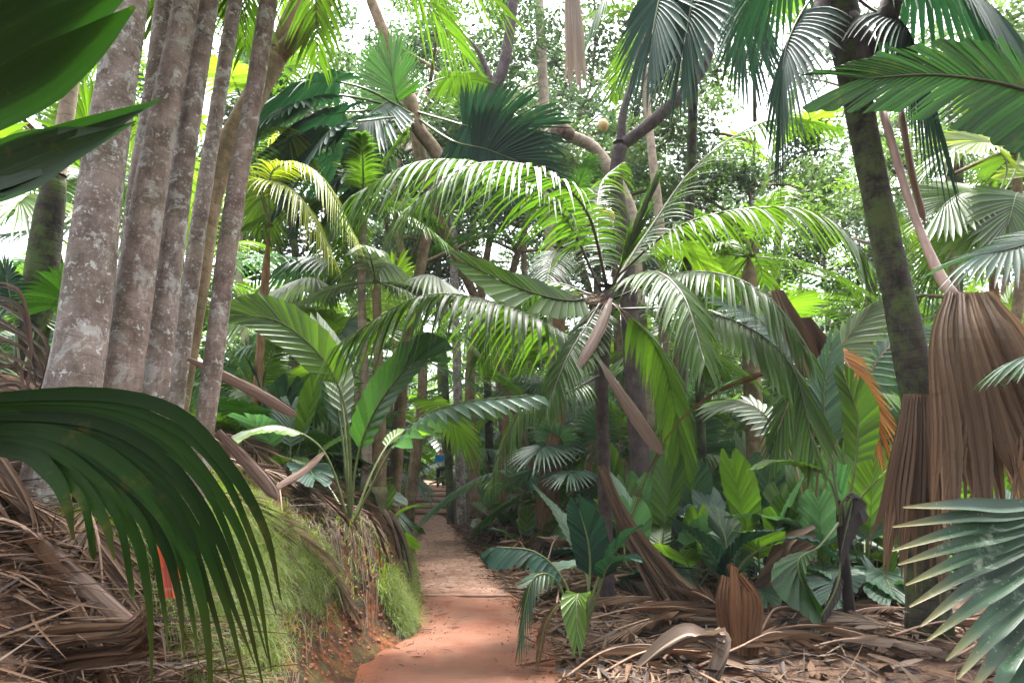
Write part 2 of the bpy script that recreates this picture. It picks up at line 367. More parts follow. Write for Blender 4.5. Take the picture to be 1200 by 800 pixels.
def path_mat():
    t = NT('red_earth_path'); ob = t.coord()
    a = t.noise(ob, 2.2, 5, .6); b = t.noise(ob, 22, 5, .7); g = t.noise(ob, 90, 3, .7)
    sand = t.mix(t.ramp(a, (.35, 0.), (.68, 1.)), (.125, .048, .029), (.175, .086, .057))
    at_ = t.n('ShaderNodeAttribute', attribute_name='edge').outputs['Fac']
    sand = t.mix(t.ramp(t.math('ADD', at_, t.math('MULTIPLY', t.math('SUBTRACT', a, .5), .8)), (.45, 0.), (.85, 1.)), sand, (.17, .052, .02))
    sand = t.mix(t.math('MULTIPLY', t.ramp(b, (.5, 0.), (.66, 1.)), .55), sand, (.17, .075, .045))
    sand = t.mix(t.math('MULTIPLY', t.ramp(t.noise(ob, 1.1, 4, .7), (.45, 0.), (.62, 1.)), .75), sand, (.11, .056, .037))
    sand = t.mix(t.math('MULTIPLY', t.ramp(g, (.6, 0.), (.7, 1.)), .35), sand, (.28, .17, .12))
    wv = t.n('ShaderNodeVectorMath', operation='ADD'); t.l(ob, wv.inputs[0])
    nn = t.n('ShaderNodeTexNoise'); t.l(ob, nn.inputs['Vector']); nn.inputs['Scale'].default_value = 3
    sc = t.n('ShaderNodeVectorMath', operation='SCALE'); t.l(nn.outputs['Color'], sc.inputs[0]); sc.inputs['Scale'].default_value = .25; t.l(sc.outputs[0], wv.inputs[1])
    vo = t.n('ShaderNodeTexVoronoi', feature='DISTANCE_TO_EDGE'); t.l(t.mapping(wv.outputs[0], (1, .8, .3)), vo.inputs['Vector']); vo.inputs['Scale'].default_value = 6.5
    vc = t.n('ShaderNodeTexVoronoi'); t.l(t.mapping(wv.outputs[0], (1, .8, .3)), vc.inputs['Vector']); vc.inputs['Scale'].default_value = 6.5
    joint = t.ramp(vo.outputs['Distance'], (.02, 1.), (.09, 0.))
    sx0 = t.n('ShaderNodeSeparateColor'); t.l(vc.outputs['Color'], sx0.inputs[0])
    stone = t.mix(sx0.outputs[0], (.22, .125, .09), (.32, .21, .165))
    stone = t.mix(t.math('MULTIPLY', t.ramp(b, (.45, 0.), (.7, 1.)), .4), stone, (.25, .12, .07))
    stone = t.mix(t.math('MULTIPLY', joint, .9), stone, (.20, .11, .07))
    sy = t.n('ShaderNodeSeparateXYZ'); t.l(ob, sy.inputs[0])
    k = t.ramp(t.math('ADD', t.math('DIVIDE', t.math('SUBTRACT', sy.outputs[1], 9.6), 2.), t.math('MULTIPLY', t.math('SUBTRACT', a, .5), .5)), (.15, 0.), (.3, 1.))
    col = t.mix(k, sand, stone)
    h = t.math('SUBTRACT', t.math('ADD', t.math('MULTIPLY', a, 1.2), t.math('MULTIPLY', b, .5)), t.math('MULTIPLY', t.math('MULTIPLY', joint, k), .7))
    return t.done(t.bsdf(col, .9, .15, bump=h, bs=.6, bd=.03))
M['ground'] = ground_mat(); M['path'] = path_mat()

# ---------------------------------------------------------------- ground, path
def graded(a, b, lo, hi, st, g=1.25):
    xs = []; x = lo
    while x <= hi: xs.append(x); x += st
    s = st; x = xs[0]
    while x > a: s *= g; x -= s; xs.insert(0, max(x, a))
    s = st; x = xs[-1]
    while x < b: s *= g; x += s; xs.append(min(x, b))
    return xs
xs = graded(-70, 70, -6.5, 6, .11); ys = graded(-12, 130, 2.2, 20, .11, 1.12)
mb = MB(); soil = []
mb.grid([[Vector((x, y, gz(x, y))) for x in xs] for y in ys], [[(x, y) for x in xs] for y in ys])
for y in ys:
    for x in xs:
        d = path_x(y) - path_w(y) - x
        d2 = x - path_x(y) - path_w(y)
        s = 0.
        if -3 < d < 1.6 and d > -.3: s = smooth((.95 - d) / .7) * smooth((y - 3.4) / 1.2)
        if d <= 0: s = max(s, smooth((.35 - d2) / .4))
        soil.append(s)
g = mb.build('ground', M['ground']); tag(g, kind='structure')
at_ = g.data.attributes.new('soil', 'FLOAT', 'POINT'); at_.data.foreach_set('value', soil)
mb = MB(); rows = []; uv = []; edge = []; y = .5
while y < 60:
    row = []
    for k in range(25):
        q = k / 12 - 1; w = path_w(y) + .1 + .06 * nz(y * 1.3, q * 3) + (.13 * nz(y * 1.9, 4.4) + .07 * nz(y * 5, 9.1) if q > 0 else .04 * nz(y * 4, 2.2))
        x = path_x(y) + q * w
        z = path_z(y) + .014 * nz(x * 4, y * 4, 7) + .012 * nz(x * 9, y * 7, 2) + .02 * nz(x * 1.3, y * 1.1, 4) - .05 * abs(q) ** 6 + .03 * abs(q) ** 3
        row.append(Vector((x, y, z))); edge.append(abs(q) ** 2 * .9)
    rows.append(row); uv.append([(0, 0)] * 25); y += .06 if y < 14 else .3
mb.grid(rows, uv); p = mb.build('path', M['path']); tag(p, kind='structure')
at_ = p.data.attributes.new('edge', 'FLOAT', 'POINT'); at_.data.foreach_set('value', edge)

def on(x, y, dz=0): return Vector((x, y, gz(x, y) + dz))
def pxg(px, Y): return (px - 600) / 800 * Y * 1.0

# timber edges on the path
def box_beam(name, label, y, half, h, t, group):
    c = Vector((path_x(y), y, path_z(y)))
    mb = MB(); pts = [c + Vector((lerp(-half, half, i / 8), .03 * nz(i * .7, y), h * .25 + .01 * nz(i * .9, y, 3))) for i in range(9)]
    tube(mb, pts, [h * .5] * 9, 10, bump=.12, seed=y, flat=t / h)
    o = mb.build(name, M['timber'], org=tuple(c)); tag(o, label, 'path edging', group)
box_beam('timber_edging', 'thin timber strip set across the path where red sand meets stone paving', 9.75, .66, .05, .05, 'timbers across the path')
for y, l in ((22.3, 'lowest timber step, at the foot of the far flight on the path'), (23.6, 'second lowest timber step of the far flight on the path'), (25., 'middle timber step of the far flight on the path'),
             (26.5, 'second highest timber step of the far flight on the path'), (28.2, 'highest timber step of the far flight, nearest the person in blue')):
    box_beam('timber_step', l, y, .95, .24, .2, 'timber steps on the far path')

# ---------------------------------------------------------------- grass, litter, roots (uncountable)
def blade(mb, b, d, h, w, dr):
    side = Vector((-d.y, d.x, 0)); side = side.normalized() if side.length > 1e-3 else Vector((1, 0, 0)); rows = []; uv = []
    for k in range(4):
        t = k / 3; c = b + d * (h * t) - ZUP * (dr * h * t * t); hw = w * (1 - t * .95) * .5
        rows.append([c - side * hw, c + side * hw]); uv.append([(0, t), (1, t)])
    mb.grid(rows, uv)
rg = random.Random(5); mb = MB(); cnt = 0
while cnt < 42000:
    y = rg.uniform(3.8, 8.0) if rg.random() < .72 else rg.uniform(7.8, 21); d = rg.uniform(.36, 1.7) if y < 7.4 else rg.uniform(.05, .9)
    if y < 4.6 and d > 1.3: continue
    x = path_x(y) - path_w(y) - d
    thr = -.75 + (.3 if d > 1.5 else 0) + (1.1 * smooth((.62 - d) / .26) if y < 7.0 else .2 + 1.2 * smooth((d - .25) / .2))
    if nz(x * 1.1, y * .8, 9) + nz(x * 4, y * 4, 2) * .5 + rg.uniform(-.2, .2) < thr and rg.random() < .95: continue
    ph = rg.uniform(0, 2 * PI); le = rg.uniform(.2, .9)
    dv = Vector((math.cos(ph) * le + .3, math.sin(ph) * le - .2, 1)).normalized()
    blade(mb, on(x, y, -.01), dv, rg.uniform(.15, .34) * (1.45 if y < 6.6 and d > .6 else 1) * (1 + 1. * max(0, nz(x * 2.5, y * 2.5, 5))), rg.uniform(.004, .010), rg.uniform(.3, 1.1)); cnt += 1
tag(mb.build('grass', M['grass']), 'fine green grass on the bank left of the path', 'grass', kind='stuff')

def scrap(mb, rnd, c, L, w, k=4):
    a = rnd.uniform(0, 2 * PI); d = Vector((math.cos(a), math.sin(a), rnd.uniform(-.25, .35))).normalized()
    n = Vector((rnd.uniform(-.5, .5), rnd.uniform(-.5, .5), 1)).normalized()
    bend = Vector((rnd.uniform(-.4, .4), rnd.uniform(-.4, .4), rnd.uniform(-.3, .15)))
    pts = [c + d * (L * (t - .3)) + bend * (L * t * t) for t in (0, .33, .66, 1)]
    strip(mb, pts, lambda t: w * max(.08, math.sin(PI * min(1, .12 + t * .86))), n, rnd.uniform(.05, .35), k, rnd.randint(0, 50), rnd.uniform(-1, 1))
for nm, mt, N, sd in (('leaf_litter', 'brown', 4200, 1), ('leaf_litter', 'straw', 2600, 2), ('leaf_litter', 'black', 1800, 3), ('leaf_litter', 'grey', 900, 4)):
    rl = random.Random(sd); mb = MB()
    for i in range(N):
        y = 3 + 17 * rl.random() ** 1.5
        if rl.random() < .68:
            x = path_x(y) + path_w(y) + .0 + abs(rl.gauss(0, 3.2)) + .03
        else:
            if rl.random() < .35: y = rl.uniform(2.3, 4.6)
            x = path_x(y) - path_w(y) - (.85 if y > 4.4 else .4) - abs(rl.gauss(0, 1.2 if y > 4.4 else .7))
            if y > 12: continue
        s = rl.uniform(.4, 1.3); lf = x < path_x(y); tw = lf or rl.random() < .5
        if i % 2 and tw: scrap(mb, rl, on(x, y, rl.uniform(.0, .1)), .6 * s, .010 * s, 5)
        scrap(mb, rl, on(x, y, rl.uniform(.0, .07)), (.45 if lf else .34) * s, (.016 if lf else .04 * rl.uniform(.2, 1.6)) * s)
    tag(mb.build(nm, M[mt]), {'brown': 'scattered brown leaf scraps covering the forest floor', 'straw': 'scattered straw coloured leaf scraps covering the forest floor', 'grey': 'bleached pale leaf scraps scattered over the forest floor', 'black': 'blackened rotting leaf scraps on the forest floor'}[mt], 'leaf litter', kind='stuff')
rl = random.Random(9); mb = MB()
for i in range(900):
    y = rl.uniform(4.2, 11.5); d = rl.uniform(.55, 1.5); x = path_x(y) - path_w(y) - d
    p0 = on(x, y, .03); pts = [p0]; vx = rl.uniform(.1, .5)
    for k in range(1, 5):
        xx = x + vx * d * k / 5; yy = y - .07 * k + rl.uniform(-.04, .04); pts.append(on(xx, yy, .03 + rl.uniform(0, .05)))
    S = spline(pts, 8); tube(mb, S, [rl.uniform(.003, .009)] * 9, 4)
tag(mb.build('root_fibres', M['root']), 'dark root fibres hanging down the red bank', 'roots', kind='stuff')

rl = random.Random(19); mb = MB()
for i in range(420):
    y = rl.uniform(4.8, 20); q = rl.choice((-1, 1)) * (1 - abs(rl.gauss(0, .33))); x = path_x(y) + path_w(y) * max(-1, min(1, q))
    s_ = rl.uniform(.25, .9); scrap(mb, rl, Vector((x, y, path_z(y) + .015)), .16 * s_, .022 * s_)
tag(mb.build('path_debris', M['brown']), 'small dry leaf bits strewn on the red path', 'leaf litter', kind='stuff')
rl = random.Random(23); mb = MB()
for i in range(1100):
    y = rl.uniform(5, 19); x = path_x(y) + path_w(y) + rl.gauss(.16, .13); s_ = rl.uniform(.3, 1.1)
    scrap(mb, rl, Vector((x, y, max(gz(x, y), path_z(y)) + rl.uniform(.01, .04))), .3 * s_, .03 * s_ * rl.uniform(.3, 1.5))
tag(mb.build('path_debris', M['straw']), 'dry leaf scraps spilling over the right edge of the red path', 'leaf litter', kind='stuff')
rl = random.Random(20); mb = MB()
for i in range(150):
    y = rl.uniform(4.2, 10.5); d = rl.uniform(.25, 1.1); x = path_x(y) - path_w(y) - d; vx = rl.uniform(.1, .4)
    pts = [on(x + vx * d * k / 4, y - .08 * k + rl.uniform(-.03, .03), .03 + rl.uniform(0, .07)) for k in range(5)]
    strip(mb, pts, lambda t: .012 * (1 - .7 * t), Vector((.5, -.5, .7)), .2, 6, i)
tag(mb.build('straw_fibres', M['brown']), 'dry straw fibres trailing down the bank', 'leaf litter', kind='stuff')

rl = random.Random(21); mb = MB()
for i in range(2600):
    pth = rl.random() < .38; y = rl.uniform(4.5, 12)
    if pth: q = rl.choice((-1, 1)) * (1 - abs(rl.gauss(0, .3))); x = path_x(y) + path_w(y) * max(-1.05, min(1.05, q)); c = Vector((x, y, path_z(y) + .004)); r = rl.uniform(.004, .013)
    else: d = rl.uniform(.0, .75); x = path_x(y) - path_w(y) - d; c = on(x, y, .0); r = rl.uniform(.008, .035) * (1 if d > .1 else .6)
    ax = [Vector((rl.uniform(.6, 1.2), 0, 0)), Vector((0, rl.uniform(.6, 1.2), 0)), Vector((0, 0, rl.uniform(.5, .9)))]
    k = len(mb.v); pts = [ax[0], ax[1], -ax[0], -ax[1], ax[2], -ax[2]]
    mb.v.extend([c + p_ * (r * rl.uniform(.7, 1.2)) for p_ in pts])
    for a_, b_ in ((0, 1), (1, 2), (2, 3), (3, 0)): mb.f.append((k + a_, k + b_, k + 4)); mb.f.append((k + b_, k + a_, k + 5))
mb.uv = []
tag(mb.build('soil_clods', plain('red_soil_clod', (.06, .028, .014), (.24, .10, .05), .95, 9)), 'crumbs of red earth and pebbles on path and bank', 'soil', kind='stuff')
# ---------------------------------------------------------------- trunks and large palms
def pts_(tab): return [at(*q[:3]) for q in tab]
def stem(parent, tab, mat, name='trunk', ns=18, n=40, bump=.06, rings=0., ground=False, flare=0., seed=None):
    P = pts_(tab); W = [q[3] * .5 * m_per_px(p) for q, p in zip(tab, P)]
    if ground:
        b = P[0].copy(); d = (P[0] - P[1]).normalized(); k = 0
        while b.z > gz(b.x, b.y) - .08 and k < 400: b += d * .02; k += 1
        P.insert(0, b); W.insert(0, W[0] * (1 + flare))
    S = spline(P, n); m = len(P) - 1; rad = []
    for i in range(n + 1):
        t = i / n * m; k = min(int(t), m - 1); rad.append(lerp(W[k], W[k + 1], t - k))
    mb = MB(); tube(mb, S, rad, ns, True, bump, rings, seed if seed is not None else R.uniform(0, 50))
    return mb.build(name, mat, parent), S
def base_of(tab):
    P = pts_(tab); b = P[0].copy(); d = (P[0] - P[1]).normalized(); k = 0
    while b.z > gz(b.x, b.y) and k < 400: b += d * .02; k += 1
    return tuple(b)
def palm_trunk(name, label, cat, tab, mat, group=None, **kw):
    t = thing(name, label, cat, base_of(tab), group)
    o, S = stem(t, tab, mat, ground=True, flare=.12, **kw); return t, S

def husk_mesh(tab, mat, parent, name='husk', k_=1.):
    tab = [(*q[:3], q[3] * k_) for q in tab]; P = pts_(tab); S = spline(P, 18); m = len(P) - 1; mb = MB(); T = tangents(S); rows = []; uv = []
    for i, p_ in enumerate(S):
        q = i / 18 * m; k = min(int(q), m - 1); w = lerp(tab[k][3], tab[k + 1][3], q - k) * .5 * m_per_px(p_) * (1 + .1 * nz(i * .6, tab[0][0])) * (1 if i > 1 else .75) * min(1, .35 + (18 - i) * .3)
        B = T[i].cross(Vector((0, -1, .35))).normalized(); N = B.cross(T[i]); cv = 66 + 16 * math.sin(i * .23 + tab[0][0])
        rows.append([p_ + B * (w * 1.1 * math.sin(math.radians(j / 5 * cv))) + N * (w * .38 * (math.cos(math.radians(j / 5 * cv)) - .4) + w * .09 * math.sin(j * 2.4 + i * .12) + .008 * nz(i * .7, j * .6, 3)) for j in range(-5, 6)]); uv.append([(j / 5, i / 18) for j in range(-5, 6)])
    mb.grid(rows, uv); return mb.build(name, mat, parent)
CL = 'cluster of smooth grey palm trunks on the left bank'
def crown(t, top, nf, L, mat, seed, el=(70, -10), R_=1.2, kind='pin', petl=.5):
    rn = random.Random(seed)
    for i in range(nf):
        az = i * 2.4 + rn.uniform(-.3, .3); e = math.radians(lerp(el[0], el[1], i / max(1, nf - 1)) + rn.uniform(-8, 8))
        d = Vector((math.cos(az) * math.cos(e), math.sin(az) * math.cos(e), math.sin(e)))
        tot = L * rn.uniform(.85, 1.1); pts = [top + d * (tot * q) - ZUP * (tot * .45 * q * q * max(.25, math.cos(e))) for q in (0, .33, .66, 1)]
        if kind == 'pin': frond('frond', t, pts, mat, M['pet'], n=34, L=R_ * .55, s0=.18, w=.045, droop=.5, v=12, rnd=rn, M=4, ns=14)
        elif kind == 'fan': frond('frond', t, pts, mat, M['pet'], n=20, L=R_, a0=125, a1=4, s0=petl, s1=.95, fuse=.55, droop=.4, v=12, pleat=.3, prof='fan', rnd=rn, M=6, ns=14, pr=.018, jit=.05)
        else: frond('frond', t, pts, mat, M['pet'], n=13, L=R_, a0=60, a1=22, s0=petl, s1=1, fuse=.85, droop=.3, v=10, pleat=.2, prof='lance', rnd=rn, M=6, ns=14, pr=.01, jit=.05, tear=.15)

def up_to(tab, extra):   # keep the trunk going above the frame
    return tab + extra
t, S = palm_trunk('palm_tree', 'thickest grey lichen-marked palm trunk, leftmost of the trunk cluster on the bank', 'palm tree', [(72, 520, 4.2, 66), (95, 400, 4.2, 57), (121, 200, 4.25, 46), (151, 0, 4.3, 41), (185, -240, 4.4, 33)], M['t_grey'], CL)
crown(t, S[-1], 9, 2.6, M['mid'], 1)
t, S = palm_trunk('palm_tree', 'grey ringed palm trunk second from left in the front row of the cluster', 'palm tree', [(134, 520, 4.5, 49), (143, 440, 4.5, 45), (180, 200, 4.6, 35), (219, 0, 4.7, 27), (258, -230, 4.8, 22)], M['t_warm'], CL)
crown(t, S[-1], 9, 2.6, M['mid'], 2)
t, S = palm_trunk('palm_tree', 'grey palm trunk half hidden behind the second trunk of the cluster', 'palm tree', [(140, 480, 5.3, 32), (160, 250, 5.3, 27), (180, 120, 5.4, 25), (195, 0, 5.5, 23), (225, -220, 5.6, 19)], M['t_grey'], CL)
crown(t, S[-1], 8, 2.6, M['mid'], 3)
t, S = palm_trunk('palm_tree', 'pale palm trunk with white lichen patches, right one of the three thick front trunks', 'palm tree', [(172, 530, 4.8, 38), (184, 430, 4.8, 33), (212, 210, 4.85, 26), (245, 0, 4.9, 22), (282, -230, 5, 18)], M['t_grey'], CL)
crown(t, S[-1], 9, 2.6, M['mid'], 4)
t, S = palm_trunk('palm_tree', 'thin dark grey palm trunk behind and right of the white-patched trunk', 'palm tree', [(205, 480, 6.6, 19), (228, 300, 6.6, 19), (246, 180, 6.6, 17), (276, 0, 6.7, 16), (315, -220, 6.8, 13)], M['t_grey'], CL)
crown(t, S[-1], 8, 2.8, M['mid'], 5)
t, S = palm_trunk('palm_tree', 'slim pink-brown palm trunk dotted with lichen, rightmost of the cluster', 'palm tree', [(240, 500, 4.9, 22), (248, 440, 4.9, 23), (274, 240, 4.9, 22), (296, 120, 4.95, 21), (315, 0, 5, 20), (350, -230, 5.1, 16)], M['t_warm'], CL)
crown(t, S[-1], 8, 2.6, M['mid'], 6)
t, S = palm_trunk('palm_tree', 'dark-footed slender palm trunk at the far left edge behind the dry fronds', 'palm tree', [(32, 440, 6.8, 24), (45, 350, 6.8, 25), (60, 240, 6.8, 22), (72, 170, 6.9, 19), (92, 40, 7, 15), (115, -120, 7.2, 12)], M['t_pale'])
stem(t, [(31, 452, 6.795, 28), (44, 352, 6.795, 36.5), (58, 250, 6.795, 31.5), (66, 205, 6.795, 22)], M['t_dark'], 'dark_bark', n=16)
crown(t, S[-1], 8, 2.6, M['mid'], 7)
# leaning forked tree behind the cluster
t, S = palm_trunk('forked_tree', 'brown tree leaning right behind the grey trunks and forking at the top', 'tree', [(208, 480, 7.4, 24), (226, 370, 7.4, 26), (252, 210, 7.5, 28), (300, 110, 7.7, 27), (325, 62, 7.8, 26)], M['t_brown'])
stem(t, [(322, 70, 7.8, 22), (336, 30, 7.8, 18), (352, -20, 7.9, 16), (372, -160, 8, 10)], M['t_brown'], 'limb')
stem(t, [(320, 72, 7.8, 22), (350, 40, 7.7, 20), (392, -12, 7.6, 16), (470, -140, 7.6, 9)], M['t_brown'], 'limb')

# ringed mossy palm on the right with hanging fans
t, S = palm_trunk('fan_palm', 'thick dark ringed palm trunk with green moss leaning over the right side', 'fan palm', [(1086, 640, 6.5, 44.1), (1082, 500, 6.5, 42.3), (1062, 390, 6.5, 36.9), (1040, 290, 6.5, 32.4), (1017, 180, 6.5, 30.6), (1000, 90, 6.5, 33.3), (985, 10, 6.5, 39.6), (978, -40, 6.5, 37.8)], M['t_dark'], rings=.05, bump=.04)
top = at(982, -25, 6.5)
for tab, Rr, dr, mt, up in (
    ([(985, -20, 6.5), (1020, 10, 6.4), (1060, 30, 6.2), (1085, 90, 6.1)], .9, .7, 'teal', None),
    ([(980, -20, 6.5), (950, 0, 6.4), (925, 45, 6.3), (915, 95, 6.3)], .7, .8, 'teal', None),
    ([(985, -10, 6.5), (1040, -30, 6.2), (1110, -30, 5.9), (1180, 20, 5.6)], 1.0, .6, 'teal', None),
    ([(980, -20, 6.5), (960, -60, 6.9), (930, -60, 7.2), (890, -20, 7.5)], 1.0, .6, 'teal', None),
    ([(985, -20, 6.5), (1000, -80, 6.2), (1020, -110, 5.9), (1050, -100, 5.5)], 1.0, .6, 'topleaf', None)):
    frond('frond', t, pts_(tab), M[mt], M['petd'], n=22, L=Rr, a0=120, a1=4, s0=.45, s1=.95, fuse=.55, droop=dr, v=-8, pleat=.3, prof='fan', M=7, pr=.022, jit=.05)
for tab in ([(995, 20, 6.4, 20), (1015, 60, 6.35, 26), (1024, 110, 6.3, 16)], [(1050, -20, 6.3, 20), (1040, 20, 6.3, 26), (1036, 45, 6.3, 18)], [(965, -10, 6.4, 18), (962, 20, 6.35, 22), (964, 42, 6.3, 12)]):
    stem(t, tab, M['t_purple'], 'sheath', ns=10, n=10)
o, _ = stem(t, [(1056, 130, 6.6, 7), (1068, 200, 6.6, 8), (1084, 262, 6.6, 8)], M['petb'], 'dead_stalk', ns=8, n=12)

# big feather frond coming in from the right at the top
def frame_plant(name, label, cat, px, Y, group=None):
    x = pxg(px, Y); return thing(name, label, cat, (x, Y, gz(x, Y)), group)
t = frame_plant('fan_palm', 'palm outside the right edge whose huge dark pleated leaf crosses the ringed trunk', 'fan palm', 1330, 4.8)
stem(t, [(1330, 420, 4.8, 120), (1322, 160, 4.8, 112), (1316, -120, 4.9, 96), (1312, -300, 5.0, 80)], M['t_dark'], ground=True, ns=16)
frond('frond', t, pts_([(1320, 170, 4.8), (1260, 130, 4.7), (1190, 102, 4.6), (1100, 88, 4.5), (1010, 92, 4.4)]), M['topleaf'], M['petd'], n=36, L=.52, a0=60, a1=12, s0=.2, s1=1, fuse=.93, tear=.3, droop=.12, v=-6, pleat=.25, prof='flat', M=8, up=Vector((.1, -1, -.25)), jit=.07, pexp=2, pr=.02)
frond('frond', t, pts_([(1320, 180, 4.8), (1270, 250, 4.7), (1205, 285, 4.6), (1140, 300, 4.5)]), M['blue'], M['petd'], n=18, L=.5, a0=80, a1=5, s0=.5, s1=.95, fuse=.5, droop=.25, v=5, pleat=.3, prof='fan', M=7, up=Vector((.1, -.45, .8)))
frond('frond', t, pts_([(1320, 200, 4.8), (1290, 340, 4.9), (1250, 400, 4.9), (1190, 420, 4.9)]), M['blue'], M['petd'], n=16, L=.42, a0=90, a1=5, s0=.5, s1=.95, fuse=.5, droop=.35, v=5, pleat=.3, prof='fan', M=7)

def segs(name, label, cat, tab, mat, nrm, wprof, pleat=.18, n=14, fine=0, org=None, parent=None, part='blade', pm=None, pet=None, prw=8):
    P = [pts_(q[0]) for q in tab]
    if parent is None:
        o = org or P[0][0]; parent = thing(name, label, cat, tuple(o))
    mb = MB()
    for i, (q, pts) in enumerate(zip(tab, P)):
        mp = m_per_px(pts[len(pts) // 2]); w = q[1] * mp
        strip(mb, pts, lambda t: w * wprof(t), nrm, pleat, n, i, q[2] if len(q) > 2 else 0, fine)
    ob = mb.build(part, mat, parent, smooth_=not fine)
    if pet: stem(ob, pet, pm, 'petiole', ns=10, n=12)
    return parent, ob

# hanging dead fan on the right
tab = []
for i in range(26):
    q = i / 25; Y = 5.55 + .16 * math.sin(i * 2.1) + R.uniform(-.08, .08)
    x0 = lerp(1110, 1160, q); xb = lerp(1088, 1320, q) + R.uniform(-22, 22); yb = lerp(640, 575, q) + R.uniform(-75, 60)
    tab.append(([(x0, 342 + 6 * (i % 2), 5.7), (lerp(1094, 1205, q), 400, Y), (lerp(x0, xb, .68), 510, Y - .05), (xb, yb, Y + R.uniform(-.1, .1))], R.uniform(9, 32), R.uniform(-1.3, 1.3)))
for i in range(34):
    q = R.random(); x0 = lerp(1096, 1260, q); y0 = R.uniform(480, 600); tab.append(([(x0, y0, 5.45), (x0 + R.uniform(-6, 8), y0 + 30, 5.4), (x0 + R.uniform(-14, 16), y0 + R.uniform(60, 90), 5.4)], R.uniform(2.5, 6), R.uniform(-3, 3)))
t, ob = segs('dead_fan_leaf', 'huge brown pleated dead fan leaf hanging straight down in front of the ringed trunk', 'dead leaf', tab, M['skirt'], Vector((-.2, -1, .1)), lambda t: (.38 + .62 * smooth(t * 1.7)) * (1 if t < .72 else max(.06, (1 - t) / .28) ** .8), .42, 16, 2, pet=[(1034, 128, 6.3, 9), (1056, 205, 6.2, 9), (1078, 270, 6.05, 9), (1103, 326, 5.85, 13), (1126, 356, 5.7, 14)], pm=M['petp'])
tab = []
for i in range(11):
    q = i / 10; Y = 6.0 + .06 * (i % 3)
    xb = lerp(1022, 1112, q) + R.uniform(-8, 8)
    tab.append(([(lerp(1062, 1092, q), 462, 6.1), (lerp(1052, 1098, q), 520, Y), (lerp(1036, 1106, q), 590, Y), (xb, lerp(655, 700, q) + R.uniform(-25, 20), Y)], R.uniform(13, 20), R.uniform(-1, 1)))
segs('dead_fan_leaf', 'ragged straw-brown dead leaf with long split tips hanging low at the ringed trunk foot', 'dead leaf', tab, M['straw'], Vector((.1, -1, .1)), lambda t: (.5 + .5 * smooth(t * 2)) * (1 if t < .6 else max(.06, (1 - t) / .4)), .3, 14, 3)

# near leaves that frame the picture
def wp(t): return min(1, .6 + t * 2.2) * (1 if t < .42 else max(.04, (1 - t) / .58) ** .72)
K = [([(-70, 470, 2.0), (100, 461, 1.9), (200, 481, 1.8), (265, 543, 1.72), (310, 620, 1.68), (329, 702, 1.66)], 30),
     ([(-70, 480, 2.02), (90, 478, 1.91), (185, 503, 1.81), (250, 570, 1.72), (295, 660, 1.67), (318, 786, 1.63)], 27),
     ([(-70, 488, 2.04), (80, 489, 1.9), (170, 520, 1.8), (235, 590, 1.71), (280, 690, 1.66), (309, 806, 1.62)], 27),
     ([(-70, 495, 2.06), (70, 499, 1.92), (155, 533, 1.81), (220, 605, 1.7), (262, 700, 1.65), (288, 800, 1.61)], 27),
     ([(-70, 500, 2.08), (60, 507, 1.9), (140, 545, 1.79), (205, 620, 1.69), (238, 710, 1.63), (250, 840, 1.58)], 36),
     ([(-70, 506, 2.1), (50, 514, 1.91), (125, 555, 1.8), (185, 625, 1.69), (208, 690, 1.65), (216, 768, 1.6)], 28),
     ([(-70, 512, 2.12), (40, 520, 1.9), (108, 560, 1.79), (155, 620, 1.7), (174, 700, 1.65), (178, 805, 1.6)], 28),
     ([(-70, 518, 2.14), (30, 525, 1.92), (85, 560, 1.8), (120, 605, 1.7), (134, 655, 1.66)], 34),
     ([(-70, 524, 2.16), (20, 528, 1.91), (60, 555, 1.8), (78, 590, 1.73), (86, 632, 1.7)], 34)]
def side_palm(name, label, x, y, r, ztop, mat='t_dark'):
    b = (x, y, gz(x, y) - .05); t = thing(name, label, 'fan palm', b)
    mb = MB(); tube(mb, [Vector((x, y, lerp(b[2], ztop, i / 6))) for i in range(7)], [r] * 7, 14, bump=.08)
    mb.build('trunk', M[mat], t); return t
t = side_palm('fan_palm', 'palm at the left edge with near dark leaves, one drooping in long straps', -2.75, 2.35, .13, 2.35)
c0 = Vector((-2.75, 2.3, 2.3))
K = [K[int(i)] if i == int(i) else ([tuple(lerp(a, b, .5) + (rj if q == 1 else 0) for q, (a, b) in enumerate(zip(p0, p1))) for p0, p1, rj in zip((K[int(i)][0] + [K[int(i)][0][-1]])[:6], (K[int(i) + 1][0] + [K[int(i) + 1][0][-1]])[:6], (0, 0, 3, -6, 10, -25))], 20) for i in [k / 2 for k in range(len(K) * 2 - 1)]]
K = [(p, w * .62) for p, w in K]
segs(None, None, None, K, M['near'], Vector((.25, -1, .1)), wp, .05, 22, 0, parent=t, part='frond', pet=[(-480, 240, 2.3, 34), (-260, 400, 2.15, 28), (-90, 470, 2.04, 26), (-40, 480, 2.0, 22)], pm=M['petd'])
K1 = [([(-262, 158 - 5 * i, 1.75 + .01 * i), (-130, 160 - 27 * i, 1.6 + .01 * i), (-10, 122 - 37 * i, 1.5 + .008 * i), (85, 66 - 38 * i, 1.42 + .006 * i), (158 + 5 * i, 8 - 34 * i, 1.36)], 46) for i in range(6)]
segs(None, None, None, K1, M['near_lit'], Vector((.25, -.9, -.35)), lambda t: 1.3 * min(1, .12 + t * 2.) * (1 if t < .66 else max(.03, (1 - t) / .34) ** .8), .1, 18, parent=t, part='frond', pet=[(-480, 200, 2.2, 28), (-370, 180, 1.95, 28), (-240, 150, 1.75, 30)], pm=M['petd'])
